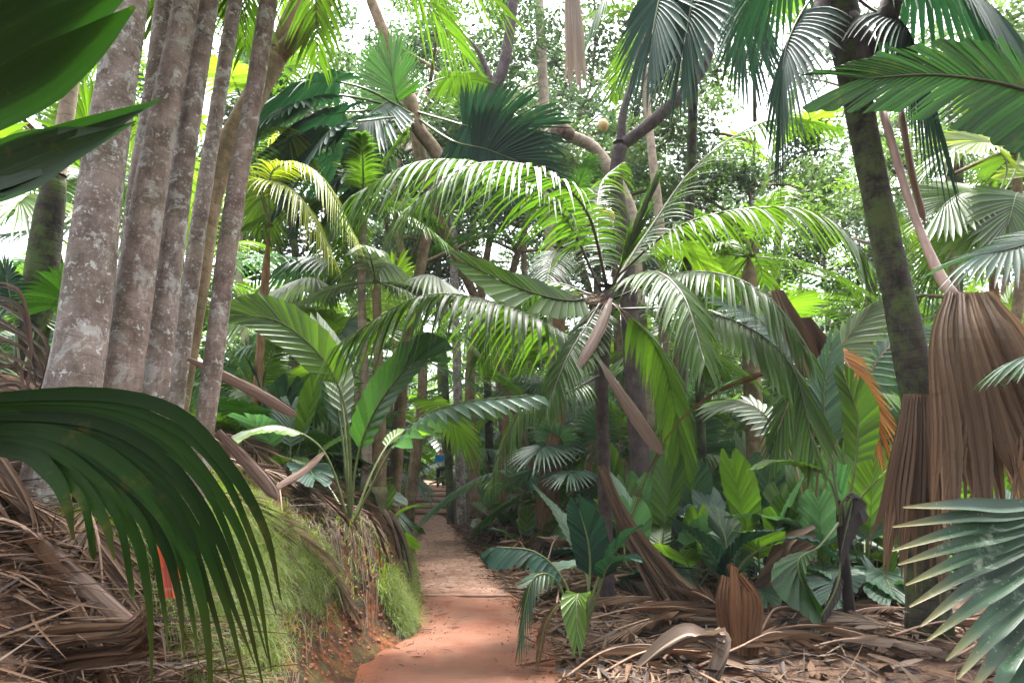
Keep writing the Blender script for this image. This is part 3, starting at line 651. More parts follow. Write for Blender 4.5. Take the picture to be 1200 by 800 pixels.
K2 = [([(-240, 170, 1.8), (-60, 205, 1.6), (30, 185, 1.5), (110, 150, 1.42), (190, 116, 1.36)], 34), ([(-240, 176, 1.8), (-60, 212, 1.61), (30, 196, 1.51), (100, 163, 1.43), (168, 128, 1.37)], 32), ([(-240, 184, 1.8), (-60, 222, 1.62), (20, 206, 1.52), (85, 176, 1.44), (160, 142, 1.38)], 30), ([(-240, 170, 1.8), (-60, 196, 1.62), (20, 176, 1.52), (80, 160, 1.44), (130, 150, 1.4)], 26)]
segs(None, None, None, K2, M['near_lit'], Vector((.2, -.95, -.2)), lambda t: 1.5 * min(1, .4 + t * 1.5) * (1 if t < .55 else max(.03, (1 - t) / .45)), .12, 16, parent=t, part='frond', pet=[(-480, 150, 2.2, 24), (-330, 140, 1.95, 24), (-220, 172, 1.8, 26)], pm=M['petd'])

tips0 = [(1064, 598, 591), (1048, 625, 602), (1048, 657, 615), (1059, 687, 629), (1068, 716, 645), (1080, 744, 664), (1110, 775, 690), (1122, 802, 716), (1145, 828, 745), (1180, 850, 778)]
tips = [tuple(lerp(a, b, k - int(k)) for a, b in zip(tips0[int(k)], tips0[min(int(k) + 1, 9)])) for k in [j * 9 / 12 for j in range(13)]]
K3 = [([(1330, 572 + i * 2.5, 2.4), (1200, e, 2.3 + .02 * (i % 2)), (lerp(1200, tx, .5), lerp(e, ty, .5) - 4, 2.24), (tx + R.uniform(-6, 6), ty + R.uniform(-4, 4), 2.15)], 19) for i, (tx, ty, e) in enumerate(tips)]
t = side_palm('fan_palm', 'palm outside the right edge with a blue-green fan leaf of narrow white-speckled fingers', 2.65, 2.75, .12, 1.9)
segs(None, None, None, K3, M['spot'], Vector((-.2, -.85, .5)), lambda t: min(1, .3 + t * 1.6) * (1 if t < .55 else max(.04, (1 - t) / .45) ** .7), .25, 16, parent=t, part='frond', pet=[(1480, 480, 2.7, 40), (1410, 540, 2.5, 28), (1325, 580, 2.4, 22)], pm=M['pet'])

# ---------------------------------------------------------------- the big feather palm in the middle
t = thing('feather_palm', 'tall dark-stemmed feather palm right of the path with long arching fronds', 'feather palm', base_of([(712, 700, 8.5), (706, 560, 8.5)]))
stem(t, [(712, 700, 8.5, 18), (708, 560, 8.5, 15), (705, 450, 8.5, 16), (711, 335, 8.5, 20)], M['t_purple'], ground=True, rings=.06)
def F(tab, mat='mid', **kw):
    d = dict(n=60, L=.78, a0=72, a1=24, s0=.14, w=.05, droop=.75, v=-6, jit=.11, gap=.05, M=6, pr=.018); d.update(kw)
    return frond('frond', t, pts_(tab), M[mat], M['petd'], **d)
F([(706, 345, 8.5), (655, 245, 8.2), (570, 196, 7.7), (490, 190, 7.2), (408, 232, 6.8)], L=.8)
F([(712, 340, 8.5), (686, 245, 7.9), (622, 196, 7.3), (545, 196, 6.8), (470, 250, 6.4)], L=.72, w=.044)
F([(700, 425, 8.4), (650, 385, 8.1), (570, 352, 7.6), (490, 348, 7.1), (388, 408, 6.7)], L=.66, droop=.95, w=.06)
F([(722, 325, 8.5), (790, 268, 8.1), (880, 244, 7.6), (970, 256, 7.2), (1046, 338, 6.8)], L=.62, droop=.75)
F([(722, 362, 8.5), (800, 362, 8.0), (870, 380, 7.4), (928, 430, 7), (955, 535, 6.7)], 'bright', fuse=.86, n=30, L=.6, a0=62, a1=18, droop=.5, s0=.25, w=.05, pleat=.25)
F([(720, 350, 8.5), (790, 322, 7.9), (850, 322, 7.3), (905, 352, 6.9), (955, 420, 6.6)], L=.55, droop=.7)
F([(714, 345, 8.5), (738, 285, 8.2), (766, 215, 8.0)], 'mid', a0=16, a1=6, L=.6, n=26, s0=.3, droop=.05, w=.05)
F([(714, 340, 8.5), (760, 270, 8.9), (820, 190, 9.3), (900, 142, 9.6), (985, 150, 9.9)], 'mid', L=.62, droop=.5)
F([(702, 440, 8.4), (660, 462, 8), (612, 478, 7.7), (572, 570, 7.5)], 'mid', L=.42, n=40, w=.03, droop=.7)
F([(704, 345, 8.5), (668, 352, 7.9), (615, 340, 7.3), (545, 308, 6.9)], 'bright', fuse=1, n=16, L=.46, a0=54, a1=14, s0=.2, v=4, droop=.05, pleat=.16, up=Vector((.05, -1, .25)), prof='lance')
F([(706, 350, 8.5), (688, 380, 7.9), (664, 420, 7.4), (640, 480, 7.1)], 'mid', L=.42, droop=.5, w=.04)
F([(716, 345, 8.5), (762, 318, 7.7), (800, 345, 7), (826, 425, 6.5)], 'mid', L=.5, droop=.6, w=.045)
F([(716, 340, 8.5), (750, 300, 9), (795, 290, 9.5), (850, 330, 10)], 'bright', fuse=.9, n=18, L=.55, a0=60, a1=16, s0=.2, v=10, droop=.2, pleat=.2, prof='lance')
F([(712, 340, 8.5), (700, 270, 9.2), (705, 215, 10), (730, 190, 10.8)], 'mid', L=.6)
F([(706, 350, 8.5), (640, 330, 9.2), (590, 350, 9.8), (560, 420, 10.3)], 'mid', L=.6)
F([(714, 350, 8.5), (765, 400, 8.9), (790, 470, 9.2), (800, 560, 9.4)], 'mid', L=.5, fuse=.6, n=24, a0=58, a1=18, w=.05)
husk_mesh([(716, 350, 8.0, 9), (706, 378, 7.7, 17), (688, 413, 7.4, 17), (668, 448, 7.2, 4)], M['spathe'], t, 'dry_sheath', .72)
husk_mesh([(703, 422, 8.3, 7), (720, 450, 8.0, 16), (746, 489, 7.8, 22), (764, 516, 7.7, 22), (776, 532, 7.65, 17)], M['spathe'], t, 'dry_sheath', .72)
for i in range(14):
    p0 = at(712, 352, 8.3); e = at(640 + R.uniform(-40, 110), 350 + R.uniform(-10, 30), 7.9)
    mb = MB(); tube(mb, spline([p0, (p0 + e) / 2 + ZUP * .03, e - ZUP * .05], 8), [.005] * 9, 4); mb.build('flower_stalk', M['petb'], t)
# straw frond hanging from it down to the floor
tab = []
for i in range(20):
    q = i / 19; tab.append(([(704, 545, 8.3), (lerp(722, 735, q), 605, 8.1), (lerp(752, 790, q), 670, 7.9), (lerp(795, 842, q), lerp(745, 715, q) + R.uniform(-15, 25), 7.7 + R.uniform(-.12, .12))], R.uniform(6, 11), R.uniform(-2, 2)))
segs('dead_feather_frond', 'dry straw-coloured feather frond hanging slantwise from the central palm to the ground', 'dead frond', tab, M['straw'], Vector((0, -1, .2)), lambda t: .7 * (1 - t) ** .4 + .2, .3, 14)
tab = [([(930 - i * 14, 425 + i * 6, 7.6 + i * .06), (850 - i * 9, 452 + i * 6, 7.8), (790 - i * 6, 500 + i * 9, 8), (742 - i * 3, 585 + i * 14, 8.2)], 1.8) for i in range(4)]
segs('dead_feather_frond', 'thin brown broken flower stalks crossing below the feather palm crown', 'dead frond', tab, M['rust'], Vector((0, -1, .2)), lambda t: 1 - .6 * t, .3, 10)

# ---------------------------------------------------------------- other close plants
def plant(name, label, cat, px, py, Y, group=None):
    p = at(px, py, Y); return thing(name, label, cat, (p.x, p.y, gz(p.x, p.y) - .02), group), Vector((p.x, p.y, gz(p.x, p.y)))
# broad-leaved young palm on the bank
t, b = plant('young_palm', 'young palm with huge undivided glossy leaves on the bank right of the grey trunks', 'young palm', 412, 590, 7.6)
def LF(tab, mat, L, **kw):
    d = dict(n=16, L=L, a0=52, a1=14, s0=.3, s1=1, fuse=.97, droop=.12, v=16, pleat=.16, prof='lance', M=8, pr=.014, jit=.04); d.update(kw)
    P = pts_(tab); P[0] = b.copy() if d.pop('base', True) else P[0]
    return frond('leaf', t, P, M[mat], M['pet'], **d)
LF([(412, 590, 7.6), (408, 500, 7.5), (385, 430, 7.3), (330, 378, 7.1), (268, 368, 6.9)], 'mid', .46, s0=.42, v=10, up=Vector((.35, -.9, .35)))
LF([(412, 590, 7.6), (418, 540, 7.5), (440, 480, 7.3), (478, 430, 7.1), (510, 418, 6.9)], 'dark', .5, s0=.3, up=Vector((-.3, -.75, .5)))
LF([(412, 590, 7.6), (404, 500, 7.8), (392, 430, 8.0), (372, 376, 8.2)], 'pale', .34, s0=.4, up=Vector((.3, -.6, .5)))
LF([(412, 590, 7.6), (402, 520, 7.8), (394, 440, 8.1), (425, 400, 8.3)], 'blue', .34, s0=.4)
LF([(430, 585, 7.6), (470, 510, 7.3), (530, 474, 7.0), (628, 462, 6.8)], 'blue', .36, s0=.28, v=-12, a0=60, fuse=.55, droop=.5)
LF([(412, 590, 7.6), (380, 530, 7.4), (330, 500, 7.2), (285, 505, 7.1)], 'pale', .3, s0=.5, droop=.5)
LF([(412, 590, 7.6), (440, 545, 7.9), (465, 510, 8.2), (492, 508, 8.4)], 'bright', .26, s0=.5)
LF([(412, 590, 7.6), (385, 570, 8), (350, 540, 8.3), (320, 545, 8.5)], 'mid', .3, s0=.45)
# dark green seedling by the path
t, b = plant('palm_seedling', 'small dark green palm seedling at the right edge of the red path', 'palm seedling', 676, 752, 6.6)
S_ = dict(s0=.42, n=14, a0=52, a1=12, pleat=.2, fuse=.95, droop=.2, tear=.06)
LF([(0, 0, 7), (690, 690, 6.6), (690, 640, 6.6), (678, 594, 6.5)], 'teal', .34, up=Vector((.1, -.85, .3)), **S_)
LF([(0, 0, 7), (665, 690, 6.5), (630, 648, 6.4), (578, 640, 6.3)], 'teal', .24, v=-14, **{**S_, 'droop': .7})
LF([(0, 0, 7), (655, 685, 6.4), (625, 678, 6.2), (608, 750, 6.1)], 'dark', .22, v=-10, **{**S_, 'droop': .8, 'fuse': .5})
LF([(0, 0, 7), (700, 680, 6.6), (722, 640, 6.5), (740, 622, 6.4)], 'teal', .26, **S_)
LF([(0, 0, 7), (702, 690, 6.5), (715, 660, 6.3), (738, 655, 6.2)], 'teal', .24, **S_)
LF([(0, 0, 7), (682, 705, 6.4), (676, 700, 6.2), (676, 752, 6.05)], 'bright', .2, **{**S_, 's0': .35})
LF([(0, 0, 7), (690, 690, 6.8), (665, 620, 7), (632, 574, 7.1)], 'blue', .24, **{**S_, 's0': .55})
LF([(0, 0, 7), (660, 710, 6.4), (640, 730, 6.3), (630, 775, 6.2)], 'rust', .1, **{**S_, 's0': .4})
# V-leaved seedling
t, b = plant('palm_seedling', 'seedling whose folded leaf makes a wide green V among dead leaves', 'palm seedling', 850, 700, 7.6)
LF([(0, 0, 7), (850, 675, 7.5), (828, 640, 7.4), (796, 612, 7.3)], 'teal', .32, **{**S_, 's0': .3, 'v': 25})
LF([(0, 0, 7), (852, 675, 7.5), (868, 640, 7.4), (905, 622, 7.2)], 'teal', .32, **{**S_, 's0': .3, 'v': 25})
LF([(0, 0, 7), (852, 670, 7.7), (850, 630, 7.8), (836, 600, 7.9)], 'dark', .34, **S_)
LF([(0, 0, 7), (870, 660, 7.4), (930, 630, 7.1), (985, 655, 7)], 'teal', .26, **{**S_, 's0': .5})
# black-stemmed young palm
t, b = plant('young_palm', 'young palm on a blackened thin stem with a withered leaf at right', 'young palm', 998, 765, 6.9)
stem(t, [(998, 765, 6.9, 15), (994, 700, 6.9, 13), (986, 620, 6.9, 10), (984, 585, 6.9, 8)], M['black'], 'stem', ns=10, n=16, ground=True)
LF([(985, 610, 6.9), (970, 560, 6.8), (925, 540, 6.6), (888, 545, 6.5)], 'mid', .24, base=False, **S_)
LF([(985, 610, 6.9), (1000, 560, 6.9), (1005, 490, 6.9), (990, 440, 6.9)], 'mid', .34, base=False, up=Vector((0, -1, .2)), **S_)
LF([(985, 610, 6.9), (1020, 570, 6.8), (1050, 545, 6.7), (1075, 550, 6.6)], 'bright', .22, base=False, **S_)
LF([(985, 610, 6.9), (960, 640, 6.6), (935, 660, 6.4), (955, 720, 6.3)], 'dark', .3, base=False, **S_)
LF([(985, 620, 6.9), (986, 590, 6.75), (1000, 580, 6.7), (985, 650, 6.6)], 'black', .16, base=False, **{**S_, 'droop': .9})
LF([(988, 650, 6.9), (985, 665, 6.7), (975, 700, 6.6), (930, 770, 6.5)], 'black', .10, base=False, **{**S_, 'droop': .5})
LF([(985, 610, 6.9), (975, 540, 7), (965, 470, 7.1), (975, 400, 7.2)], 'blue', .36, base=False, up=Vector((.2, -1, .2)), **S_)
# orange dying leaf palm
t, b = plant('fan_palm', 'fan palm with a leaf dying to bright orange beside the ringed trunk', 'fan palm', 950, 640, 8.6)
for tab, mt, Lx in (([(950, 640, 8.6), (965, 500, 8.5), (978, 420, 8.3), (1030, 350, 8.2)], 'pale', .55), ([(950, 640, 8.6), (955, 480, 8.5), (975, 410, 8.2), (1010, 455, 7.9), (1028, 500, 7.8)], 'orange', .5),
                    ([(950, 640, 8.6), (940, 480, 8.5), (905, 390, 8.4), (850, 350, 8.3)], 'blue', .5), ([(950, 640, 8.6), (945, 500, 8.4), (940, 440, 8.1), (905, 520, 7.8)], 'mid', .55),
                    ([(950, 640, 8.6), (980, 520, 8.6), (1030, 420, 8.6), (1075, 385, 8.6)], 'blue', .45), ([(950, 640, 8.6), (930, 540, 8.9), (890, 480, 9.2), (850, 470, 9.4)], 'pale', .5)):
    frond('frond', t, pts_(tab), M[mt], M['petb'], n=16, L=Lx, a0=75, a1=5, s0=.5, s1=.97, fuse=.6, droop=.35, v=8, pleat=.3, prof='fan', M=7, up=Vector((.1, -.6, .6)))
for nm, lab, cx, cy, ln, Y, mt in (('dead_fan_leaf', 'narrow tan dead leaf hanging folded between feather palm and ringed trunk', 905, 340, 110, 8.2, 'straw'), ('dead_fan_leaf', 'folded brown dead leaf hanging just right of the narrow tan one', 938, 372, 90, 8.3, 'brown')):
    tab = [([(cx + i * 2, cy, Y), (cx + 12 + i * 4, cy + ln * .35, Y - .1), (cx + 26 + i * 5, cy + ln * .7, Y - .12 + .04 * (i % 2)), (cx + 36 + i * 6, cy + ln * R.uniform(.9, 1.15), Y - .1)], 11, R.uniform(-1, 1)) for i in range(6)]
    segs(nm, lab, 'dead leaf', tab, M[mt], Vector((0, -1, .1)), lambda t: (.5 + .5 * smooth(t * 2)) * (1 if t < .6 else max(.1, (1 - t) / .4)), .3, 10)
tab = [([(664 + i * 2, -10, 12), (664 + i * 3, 40, 11.9), (664 + i * 3.4, 75, 11.9), (664 + i * 4 + R.uniform(-3, 3), 108 + R.uniform(-15, 8), 11.9)], 6, R.uniform(-1, 1)) for i in range(7)]
segs('dead_fan_leaf', 'pinkish dead leaf hanging high against the bright tree crowns', 'dead leaf', tab, M['grey'], Vector((0, -1, .1)), lambda t: 1 - .5 * t, .3, 10)

# ---------------------------------------------------------------- coco palms with great fans, top middle
t = thing('coco_palm', 'coco palm with great dark green fans and a curved trunk at upper centre left', 'coco palm', base_of([(466, 560, 12), (478, 400, 12)]))
stem(t, [(466, 560, 12, 10), (478, 400, 12, 11), (502, 265, 12, 13), (514, 190, 12, 16), (490, 150, 12, 16), (478, 108, 12, 17)], M['t_brown'], ground=True)
def FAN(tab, mat, Rr, **kw):
    d = dict(n=22, L=Rr, a0=112, a1=3, s0=.52, s1=.97, fuse=.72, droop=.3, v=8, pleat=.3, prof='fan', M=8, pr=.028, jit=.05, tear=.1); d.update(kw)
    return frond('frond', t, pts_(tab), M[mat], M['pet'], **d)
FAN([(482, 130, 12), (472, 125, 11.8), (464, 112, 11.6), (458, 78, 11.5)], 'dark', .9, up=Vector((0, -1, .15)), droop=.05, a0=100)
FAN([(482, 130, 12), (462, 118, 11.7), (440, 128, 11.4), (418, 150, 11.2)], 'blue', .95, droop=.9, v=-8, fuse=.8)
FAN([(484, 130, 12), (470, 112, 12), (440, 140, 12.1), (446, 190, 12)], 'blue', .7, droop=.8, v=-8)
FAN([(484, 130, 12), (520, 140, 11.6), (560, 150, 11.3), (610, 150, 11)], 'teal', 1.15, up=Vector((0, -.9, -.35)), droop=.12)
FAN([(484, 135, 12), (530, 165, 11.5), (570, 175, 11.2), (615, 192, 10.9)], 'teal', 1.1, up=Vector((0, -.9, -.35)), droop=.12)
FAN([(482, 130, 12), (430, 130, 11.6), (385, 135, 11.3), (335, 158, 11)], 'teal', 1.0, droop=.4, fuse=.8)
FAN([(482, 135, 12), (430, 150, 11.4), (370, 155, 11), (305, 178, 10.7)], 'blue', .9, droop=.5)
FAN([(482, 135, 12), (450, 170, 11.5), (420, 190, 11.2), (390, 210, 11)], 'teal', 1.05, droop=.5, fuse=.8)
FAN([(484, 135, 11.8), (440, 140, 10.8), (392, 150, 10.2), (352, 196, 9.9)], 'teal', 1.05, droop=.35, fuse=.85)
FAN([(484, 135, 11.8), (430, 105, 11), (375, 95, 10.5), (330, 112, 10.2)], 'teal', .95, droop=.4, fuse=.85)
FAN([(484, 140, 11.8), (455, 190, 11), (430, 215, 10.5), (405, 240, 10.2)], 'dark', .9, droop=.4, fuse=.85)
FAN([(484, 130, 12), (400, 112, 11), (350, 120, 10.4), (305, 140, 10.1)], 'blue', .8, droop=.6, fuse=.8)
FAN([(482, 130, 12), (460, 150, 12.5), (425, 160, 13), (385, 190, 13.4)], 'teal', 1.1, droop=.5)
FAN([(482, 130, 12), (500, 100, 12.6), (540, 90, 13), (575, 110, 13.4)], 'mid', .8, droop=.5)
t = thing('coco_palm', 'coco palm with hanging blue-green fans above the dark branching trunk', 'coco palm', base_of([(795, 560, 9.8), (806, 300, 9.8)]))
stem(t, [(795, 560, 9.8, 11), (806, 300, 9.8, 11), (812, 100, 9.8, 12), (806, -30, 9.8, 18)], M['t_dark'], ground=True)
FAN([(806, -30, 9.8), (790, -40, 9.3), (775, -10, 9), (762, 50, 8.8)], 'teal', .95, droop=.55, fuse=.7)
FAN([(806, -30, 9.8), (815, -40, 9.2), (812, -5, 8.8), (800, 60, 8.6)], 'teal', .95, droop=.55, fuse=.7)
FAN([(806, -30, 9.8), (840, -50, 9.5), (862, -20, 9.3), (872, 40, 9.2)], 'teal', .95, droop=.6, fuse=.7)
FAN([(806, -30, 9.8), (770, -60, 9.7), (735, -40, 9.6), (705, 0, 9.5)], 'dark', .75, droop=.6, fuse=.5)
FAN([(806, -30, 9.8), (800, -60, 10.4), (790, -50, 11), (780, 10, 11.4)], 'dark', .8, droop=.6)
FAN([(806, -30, 9.8), (840, -70, 10.2), (880, -60, 10.4), (920, -20, 10.6)], 'mid', .8, droop=.6)
# dark branching tree with nuts
t, S = palm_trunk('branching_tree', 'dark purplish tree forking in front of the bright sky right of centre', 'tree', [(735, 330, 11.4, 20.8), (730, 260, 11.4, 17.6), (722, 215, 11.4, 16.0), (727, 168, 11.4, 17.6)], M['t_purple'])
stem(t, [(727, 172, 11.4, 14.2), (770, 138, 11.3, 15.0), (812, 96, 11.2, 14.2), (832, 55, 11.1, 11.2), (826, -10, 11, 9.8), (800, -120, 11, 6.8)], M['t_purple'], 'limb')
stem(t, [(727, 172, 11.4, 12.0), (731, 130, 11.4, 9.0), (746, 78, 11.5, 6.8), (752, 30, 11.5, 5.2), (770, -40, 11.6, 3.8)], M['t_purple'], 'limb')
t, S = palm_trunk('palm_tree', 'broken-topped tan palm trunk leaning left behind the dark forked tree', 'palm tree', [(742, 300, 12.6, 19.0), (738, 250, 12.6, 17.7), (718, 205, 12.6, 15.0), (694, 172, 12.6, 13.6), (664, 158, 12.5, 15.0)], M['t_pale'])
stem(t, [(668, 158, 12.4, 16), (655, 152, 12.2, 20), (650, 160, 12.1, 10)], M['spathe'], 'sheath', ns=10, n=8)
def nut(label, px, py, Y, r):
    p = at(px, py, Y); mb = MB(); S = [p + Vector((.25 * q * r, 0, -q * r)) for q in (-1.15, -1.05, -.8, -.4, 0, .45, .85, 1.05, 1.12)]
    tube(mb, S, [r * q for q in (.12, .4, .68, .9, .95, .86, .55, .25, .05)], 14, bump=.06, seed=px)
    o = mb.build('palm_nut', M['nut'], org=tuple(p)); tag(o, label, 'palm nut', 'golden palm nuts')
    mb = MB(); tube(mb, spline([p + Vector((-.28 * r, 0, r * 1.1)), p + Vector((-.3 * r, .05, r * 1.7)), p + Vector((.4 * r, .1, r * 2.2))], 6), [.014] * 7, 6); mb.build('stalk', M['petb'], o)
nut('golden nut hanging alone high left of the dark fork', 707, 147, 11.9, .11)
nut('left one of two golden nuts at the foot of the dark forked tree', 701, 249, 11.0, .10)
nut('right, larger one of two golden nuts at the foot of the dark forked tree', 713, 254, 10.9, .12)
t, S = palm_trunk('leaning_tree', 'thin bluish dark tree stem leaning right among the top foliage', 'tree', [(462, 520, 15, 10), (482, 360, 14.5, 11), (515, 235, 13.5, 13), (545, 158, 13, 14), (566, 124, 13, 14), (590, 78, 13, 13), (602, -5, 13, 12), (612, -120, 13, 9)], M['t_purple'])
stem(t, [(578, 100, 13, 7), (560, 60, 13, 6), (535, 40, 13, 4), (500, 42, 13, 3)], M['t_purple'], 'limb', ns=8)
t, S = palm_trunk('curved_tree', 'brown tree stem bending through the top left foliage behind the upright fan', 'tree', [(628, 560, 17, 9), (565, 370, 16, 10), (508, 240, 14.5, 13), (486, 150, 13.8, 15), (472, 95, 13.8, 15), (455, 50, 13.8, 13), (432, -8, 13.8, 12), (405, -100, 13.8, 10)], M['t_brown'])
# ---------------------------------------------------------------- slim trunks standing farther back
rk = random.Random(31)
def slim(label, tab, mat, nf=8, L=2.4, Rr=1.1, mt='mid', group='slim trunks of the inner forest', kind='pin', **kw):
    t, S = palm_trunk('slim_palm', label, 'palm tree', tab, M[mat], group, n=24, ns=12, **kw)
    if nf: crown(t, S[-1], nf, L, M[mt], rk.randint(0, 999), el=(75, -20), R_=Rr, kind=kind)
    return t
slim('very tall pale ringed palm trunk rising straight through the bright tree crowns at top centre', [(652, 470, 16, 15), (646, 300, 16, 14), (640, 170, 16, 12), (632, 0, 16, 11), (628, -130, 16, 10)], 't_pale', 9)
slim('thin tan palm trunk just right of the dark forked tree', [(780, 500, 13.5, 13), (775, 290, 13.5, 12), (764, 180, 13.5, 10), (756, 95, 13.5, 8), (752, 20, 13.5, 7)], 't_pale', 7, 1.8)
slim('slim white-flecked trunk standing beside the path near the timber steps', [(541, 606, 19.5, 11), (537, 480, 19, 11), (532, 300, 19, 9), (530, 180, 19, 8)], 't_grey', 8)
slim('dark slim trunk touching the white-flecked trunk by the steps', [(528, 606, 20, 9), (524, 500, 20, 9), (512, 280, 20, 8), (508, 160, 20, 7)], 't_dark', 8)
slim('left one of two slim trunks on the bank above the stump', [(427, 605, 10.6, 13), (430, 500, 10.6, 12), (424, 360, 10.6, 10), (426, 240, 10.6, 9)], 't_pale', 7, 1.8, .9)
slim('right, reddish one of two slim trunks on the bank above the stump', [(444, 615, 10.4, 16), (446, 520, 10.4, 14), (443, 400, 10.4, 11), (440, 330, 10.4, 9)], 't_brown', 6, 1.6, .8, 'pale')
slim('stout fibrous brown trunk right of the path behind the dark seedling', [(636, 640, 14, 36), (643, 575, 14, 27), (652, 500, 14, 19), (655, 380, 14, 15), (655, 290, 14, 13)], 'fibre', 8, 3, 1.2, 'dark')
slim('brown trunk in the undergrowth midway between feather palm and ringed trunk', [(890, 640, 12, 26), (888, 560, 12, 24), (880, 420, 12, 20), (878, 300, 12, 17)], 't_brown', 7, 2.4)
slim('thin dark trunk in the undergrowth left of the brown trunk', [(825, 650, 13, 12), (822, 520, 13, 11), (818, 400, 13, 10), (816, 330, 13, 8)], 't_dark', 6, 1.8)
slim('thin trunk close behind the hanging brown sheath of the feather palm', [(800, 660, 12, 13), (796, 520, 12, 12), (792, 400, 12, 10)], 't_brown', 6, 1.6)
for i, (px, Y, w, top, mt) in enumerate([(62, 16, 10, 120, 't_brown'), (290, 17, 9, 150, 't_pale'), (345, 19, 10, 180, 't_dark'), (385, 22, 9, 140, 't_brown'), (468, 24, 9, 180, 't_pale'), (490, 28, 8, 200, 't_dark'), (575, 25, 9, 220, 't_dark'), (602, 27, 9, 150, 't_brown'), (690, 22, 10, 200, 't_pale'), (740, 19, 12, 210, 't_dark'), (850, 21, 11, 180, 't_pale'), (915, 18, 11, 200, 't_brown'), (960, 22, 12, 150, 't_pale'), (1010, 17, 13, 160, 't_brown'), (1060, 24, 10, 120, 't_pale'), (1120, 15, 13, 140, 't_dark'), (1150, 20, 11, 150, 't_pale'), (1185, 13, 13, 180, 't_brown')]):
    where = ['seen at the far left behind the dry fronds', 'seen just right of the grey trunk cluster', 'right of the cluster below the hanging lime frond', 'farther right of the cluster behind the pale fan', 'left of the path above the bank', 'left of the path farther back', 'behind the curve of the path', 'right of the path in the far gap', 'behind the crown of the feather palm', 'behind the foot of the dark forked tree', 'under the right arching frond', 'behind the hanging tan dead leaf', 'left of the orange dying leaf', 'behind the orange dying leaf', 'just left of the mossy ringed trunk, far back', 'behind the hanging dead fan', 'near the right edge, far back', 'at the very right edge'][i]
    adj = {'t_brown': 'brown', 't_pale': 'pale', 't_dark': 'dark'}[mt]
    yb = 600
    if i in (5, 7, 10, 12, 14, 16): continue
    slim(f'slim {adj} background palm trunk {where}', [(px, yb, Y, w * 1.2), (px + rk.uniform(-5, 5), 450, Y, w), (px + rk.uniform(-14, 14), lerp(450, top, .5), Y, w * .9), (px + rk.uniform(-22, 22), top, Y, w * .75)], mt, 7, 2.6, 1.2, rk.choice(['mid', 'mid', 'blue', 'bright']), kind=rk.choice(['pin', 'pin', 'fan']))

# ---------------------------------------------------------------- prototypes for the undergrowth
def proto(kind, seed, nf, H, L, Rr, mat, name, cat):
    rn = random.Random(seed); t = thing(name, 'x', cat, (0, 0, 0)); t['_o'] = (0., 0., 0.)
    topz = H
    if H > .1:
        mb = MB(); tube(mb, [Vector((.05 * math.sin(i), .04 * math.cos(i * 2), H * i / 6 - .1)) for i in range(7)], [.07 * (1.2 - .3 * i / 6) for i in range(7)], 10, bump=.1); mb.build('trunk', M['fibre'], t)
    top = Vector((0, 0, topz))
    for i in range(nf):
        az = i * 2.4 + rn.uniform(-.35, .35); q = i / max(1, nf - 1); e = math.radians(lerp(80, 12, q) + rn.uniform(-8, 8))
        d = Vector((math.cos(az) * math.cos(e), math.sin(az) * math.cos(e), math.sin(e))); tot = L * rn.uniform(.8, 1.1)
        sag = .55 * max(.15, math.cos(e)); pts = [top + d * (tot * k) - ZUP * (tot * sag * k * k) for k in (0, .33, .66, 1)]
        m = M[mat if rn.random() < .7 else rn.choice(['mid', 'blue', 'bright', 'dark'] if H else ['mid', 'blue', 'teal'])]
        if kind == 'pin': frond('frond', t, pts, m, M['pet'], n=36, L=Rr, s0=.18, w=.045, droop=.5, v=8, rnd=rn, M=5, ns=14)
        elif kind == 'fan': frond('frond', t, pts, m, M['pet'], n=18, L=Rr, a0=120, a1=4, s0=.6, s1=.97, fuse=.6, droop=.35, v=12, pleat=.3, prof='fan', rnd=rn, M=7, ns=16, pr=.013, jit=.05)
        else: frond('leaf', t, pts, m, M['pet'], n=13, L=Rr, a0=56, a1=18, s0=.42, s1=1, fuse=.93, droop=.15, v=15, pleat=.18, prof='lance', rnd=rn, M=7, ns=16, pr=.009, jit=.04, tear=.12)
    return t
PR = {}
for k, a in {'fanA': ('fan', 41, 7, 0, 1.9, .55, 'dark'), 'fanB': ('fan', 42, 8, .9, 2.2, .75, 'blue'), 'fanC': ('fan', 48, 8, 2.6, 2.4, .85, 'bright'),
             'pinA': ('pin', 43, 8, .3, 2.6, .5, 'mid'), 'pinB': ('pin', 44, 10, 2.6, 2.8, .6, 'bright'), 'pinC': ('pin', 49, 9, 1.2, 2.4, .5, 'mid'),
             'simA': ('sim', 45, 7, 0, 1.1, .34, 'mid'), 'simB': ('sim', 46, 7, 0, 1.5, .40, 'blue'), 'simC': ('sim', 47, 6, .0, .9, .28, 'bright')}.items():
    nm, cat = {'fan': ('fan_palm', 'fan palm'), 'pin': ('feather_palm', 'feather palm'), 'sim': ('young_palm', 'young palm')}[a[0]]
    PR[k] = proto(a[0], a[1], a[2], a[3], a[4], a[5], a[6], nm, cat)
used = {}
def put(k, px, Y, sc, label, group, rz=None):
    x = pxg(px, Y); loc = Vector((x, Y, gz(x, Y) - .02)); rz = rk.uniform(0, 6.28) if rz is None else rz
    if k not in used:
        used[k] = 1; o = PR[k]; o.location = loc; o.rotation_euler = (0, 0, rz); o.scale = (sc,) * 3; o['label'] = label; o['group'] = group; return o
    return dup(PR[k], loc, rz, sc, label, group)
G1 = 'young palms of the undergrowth right of the path'; G2 = 'palms in the middle distance'; G3 = 'palms behind the left bank'
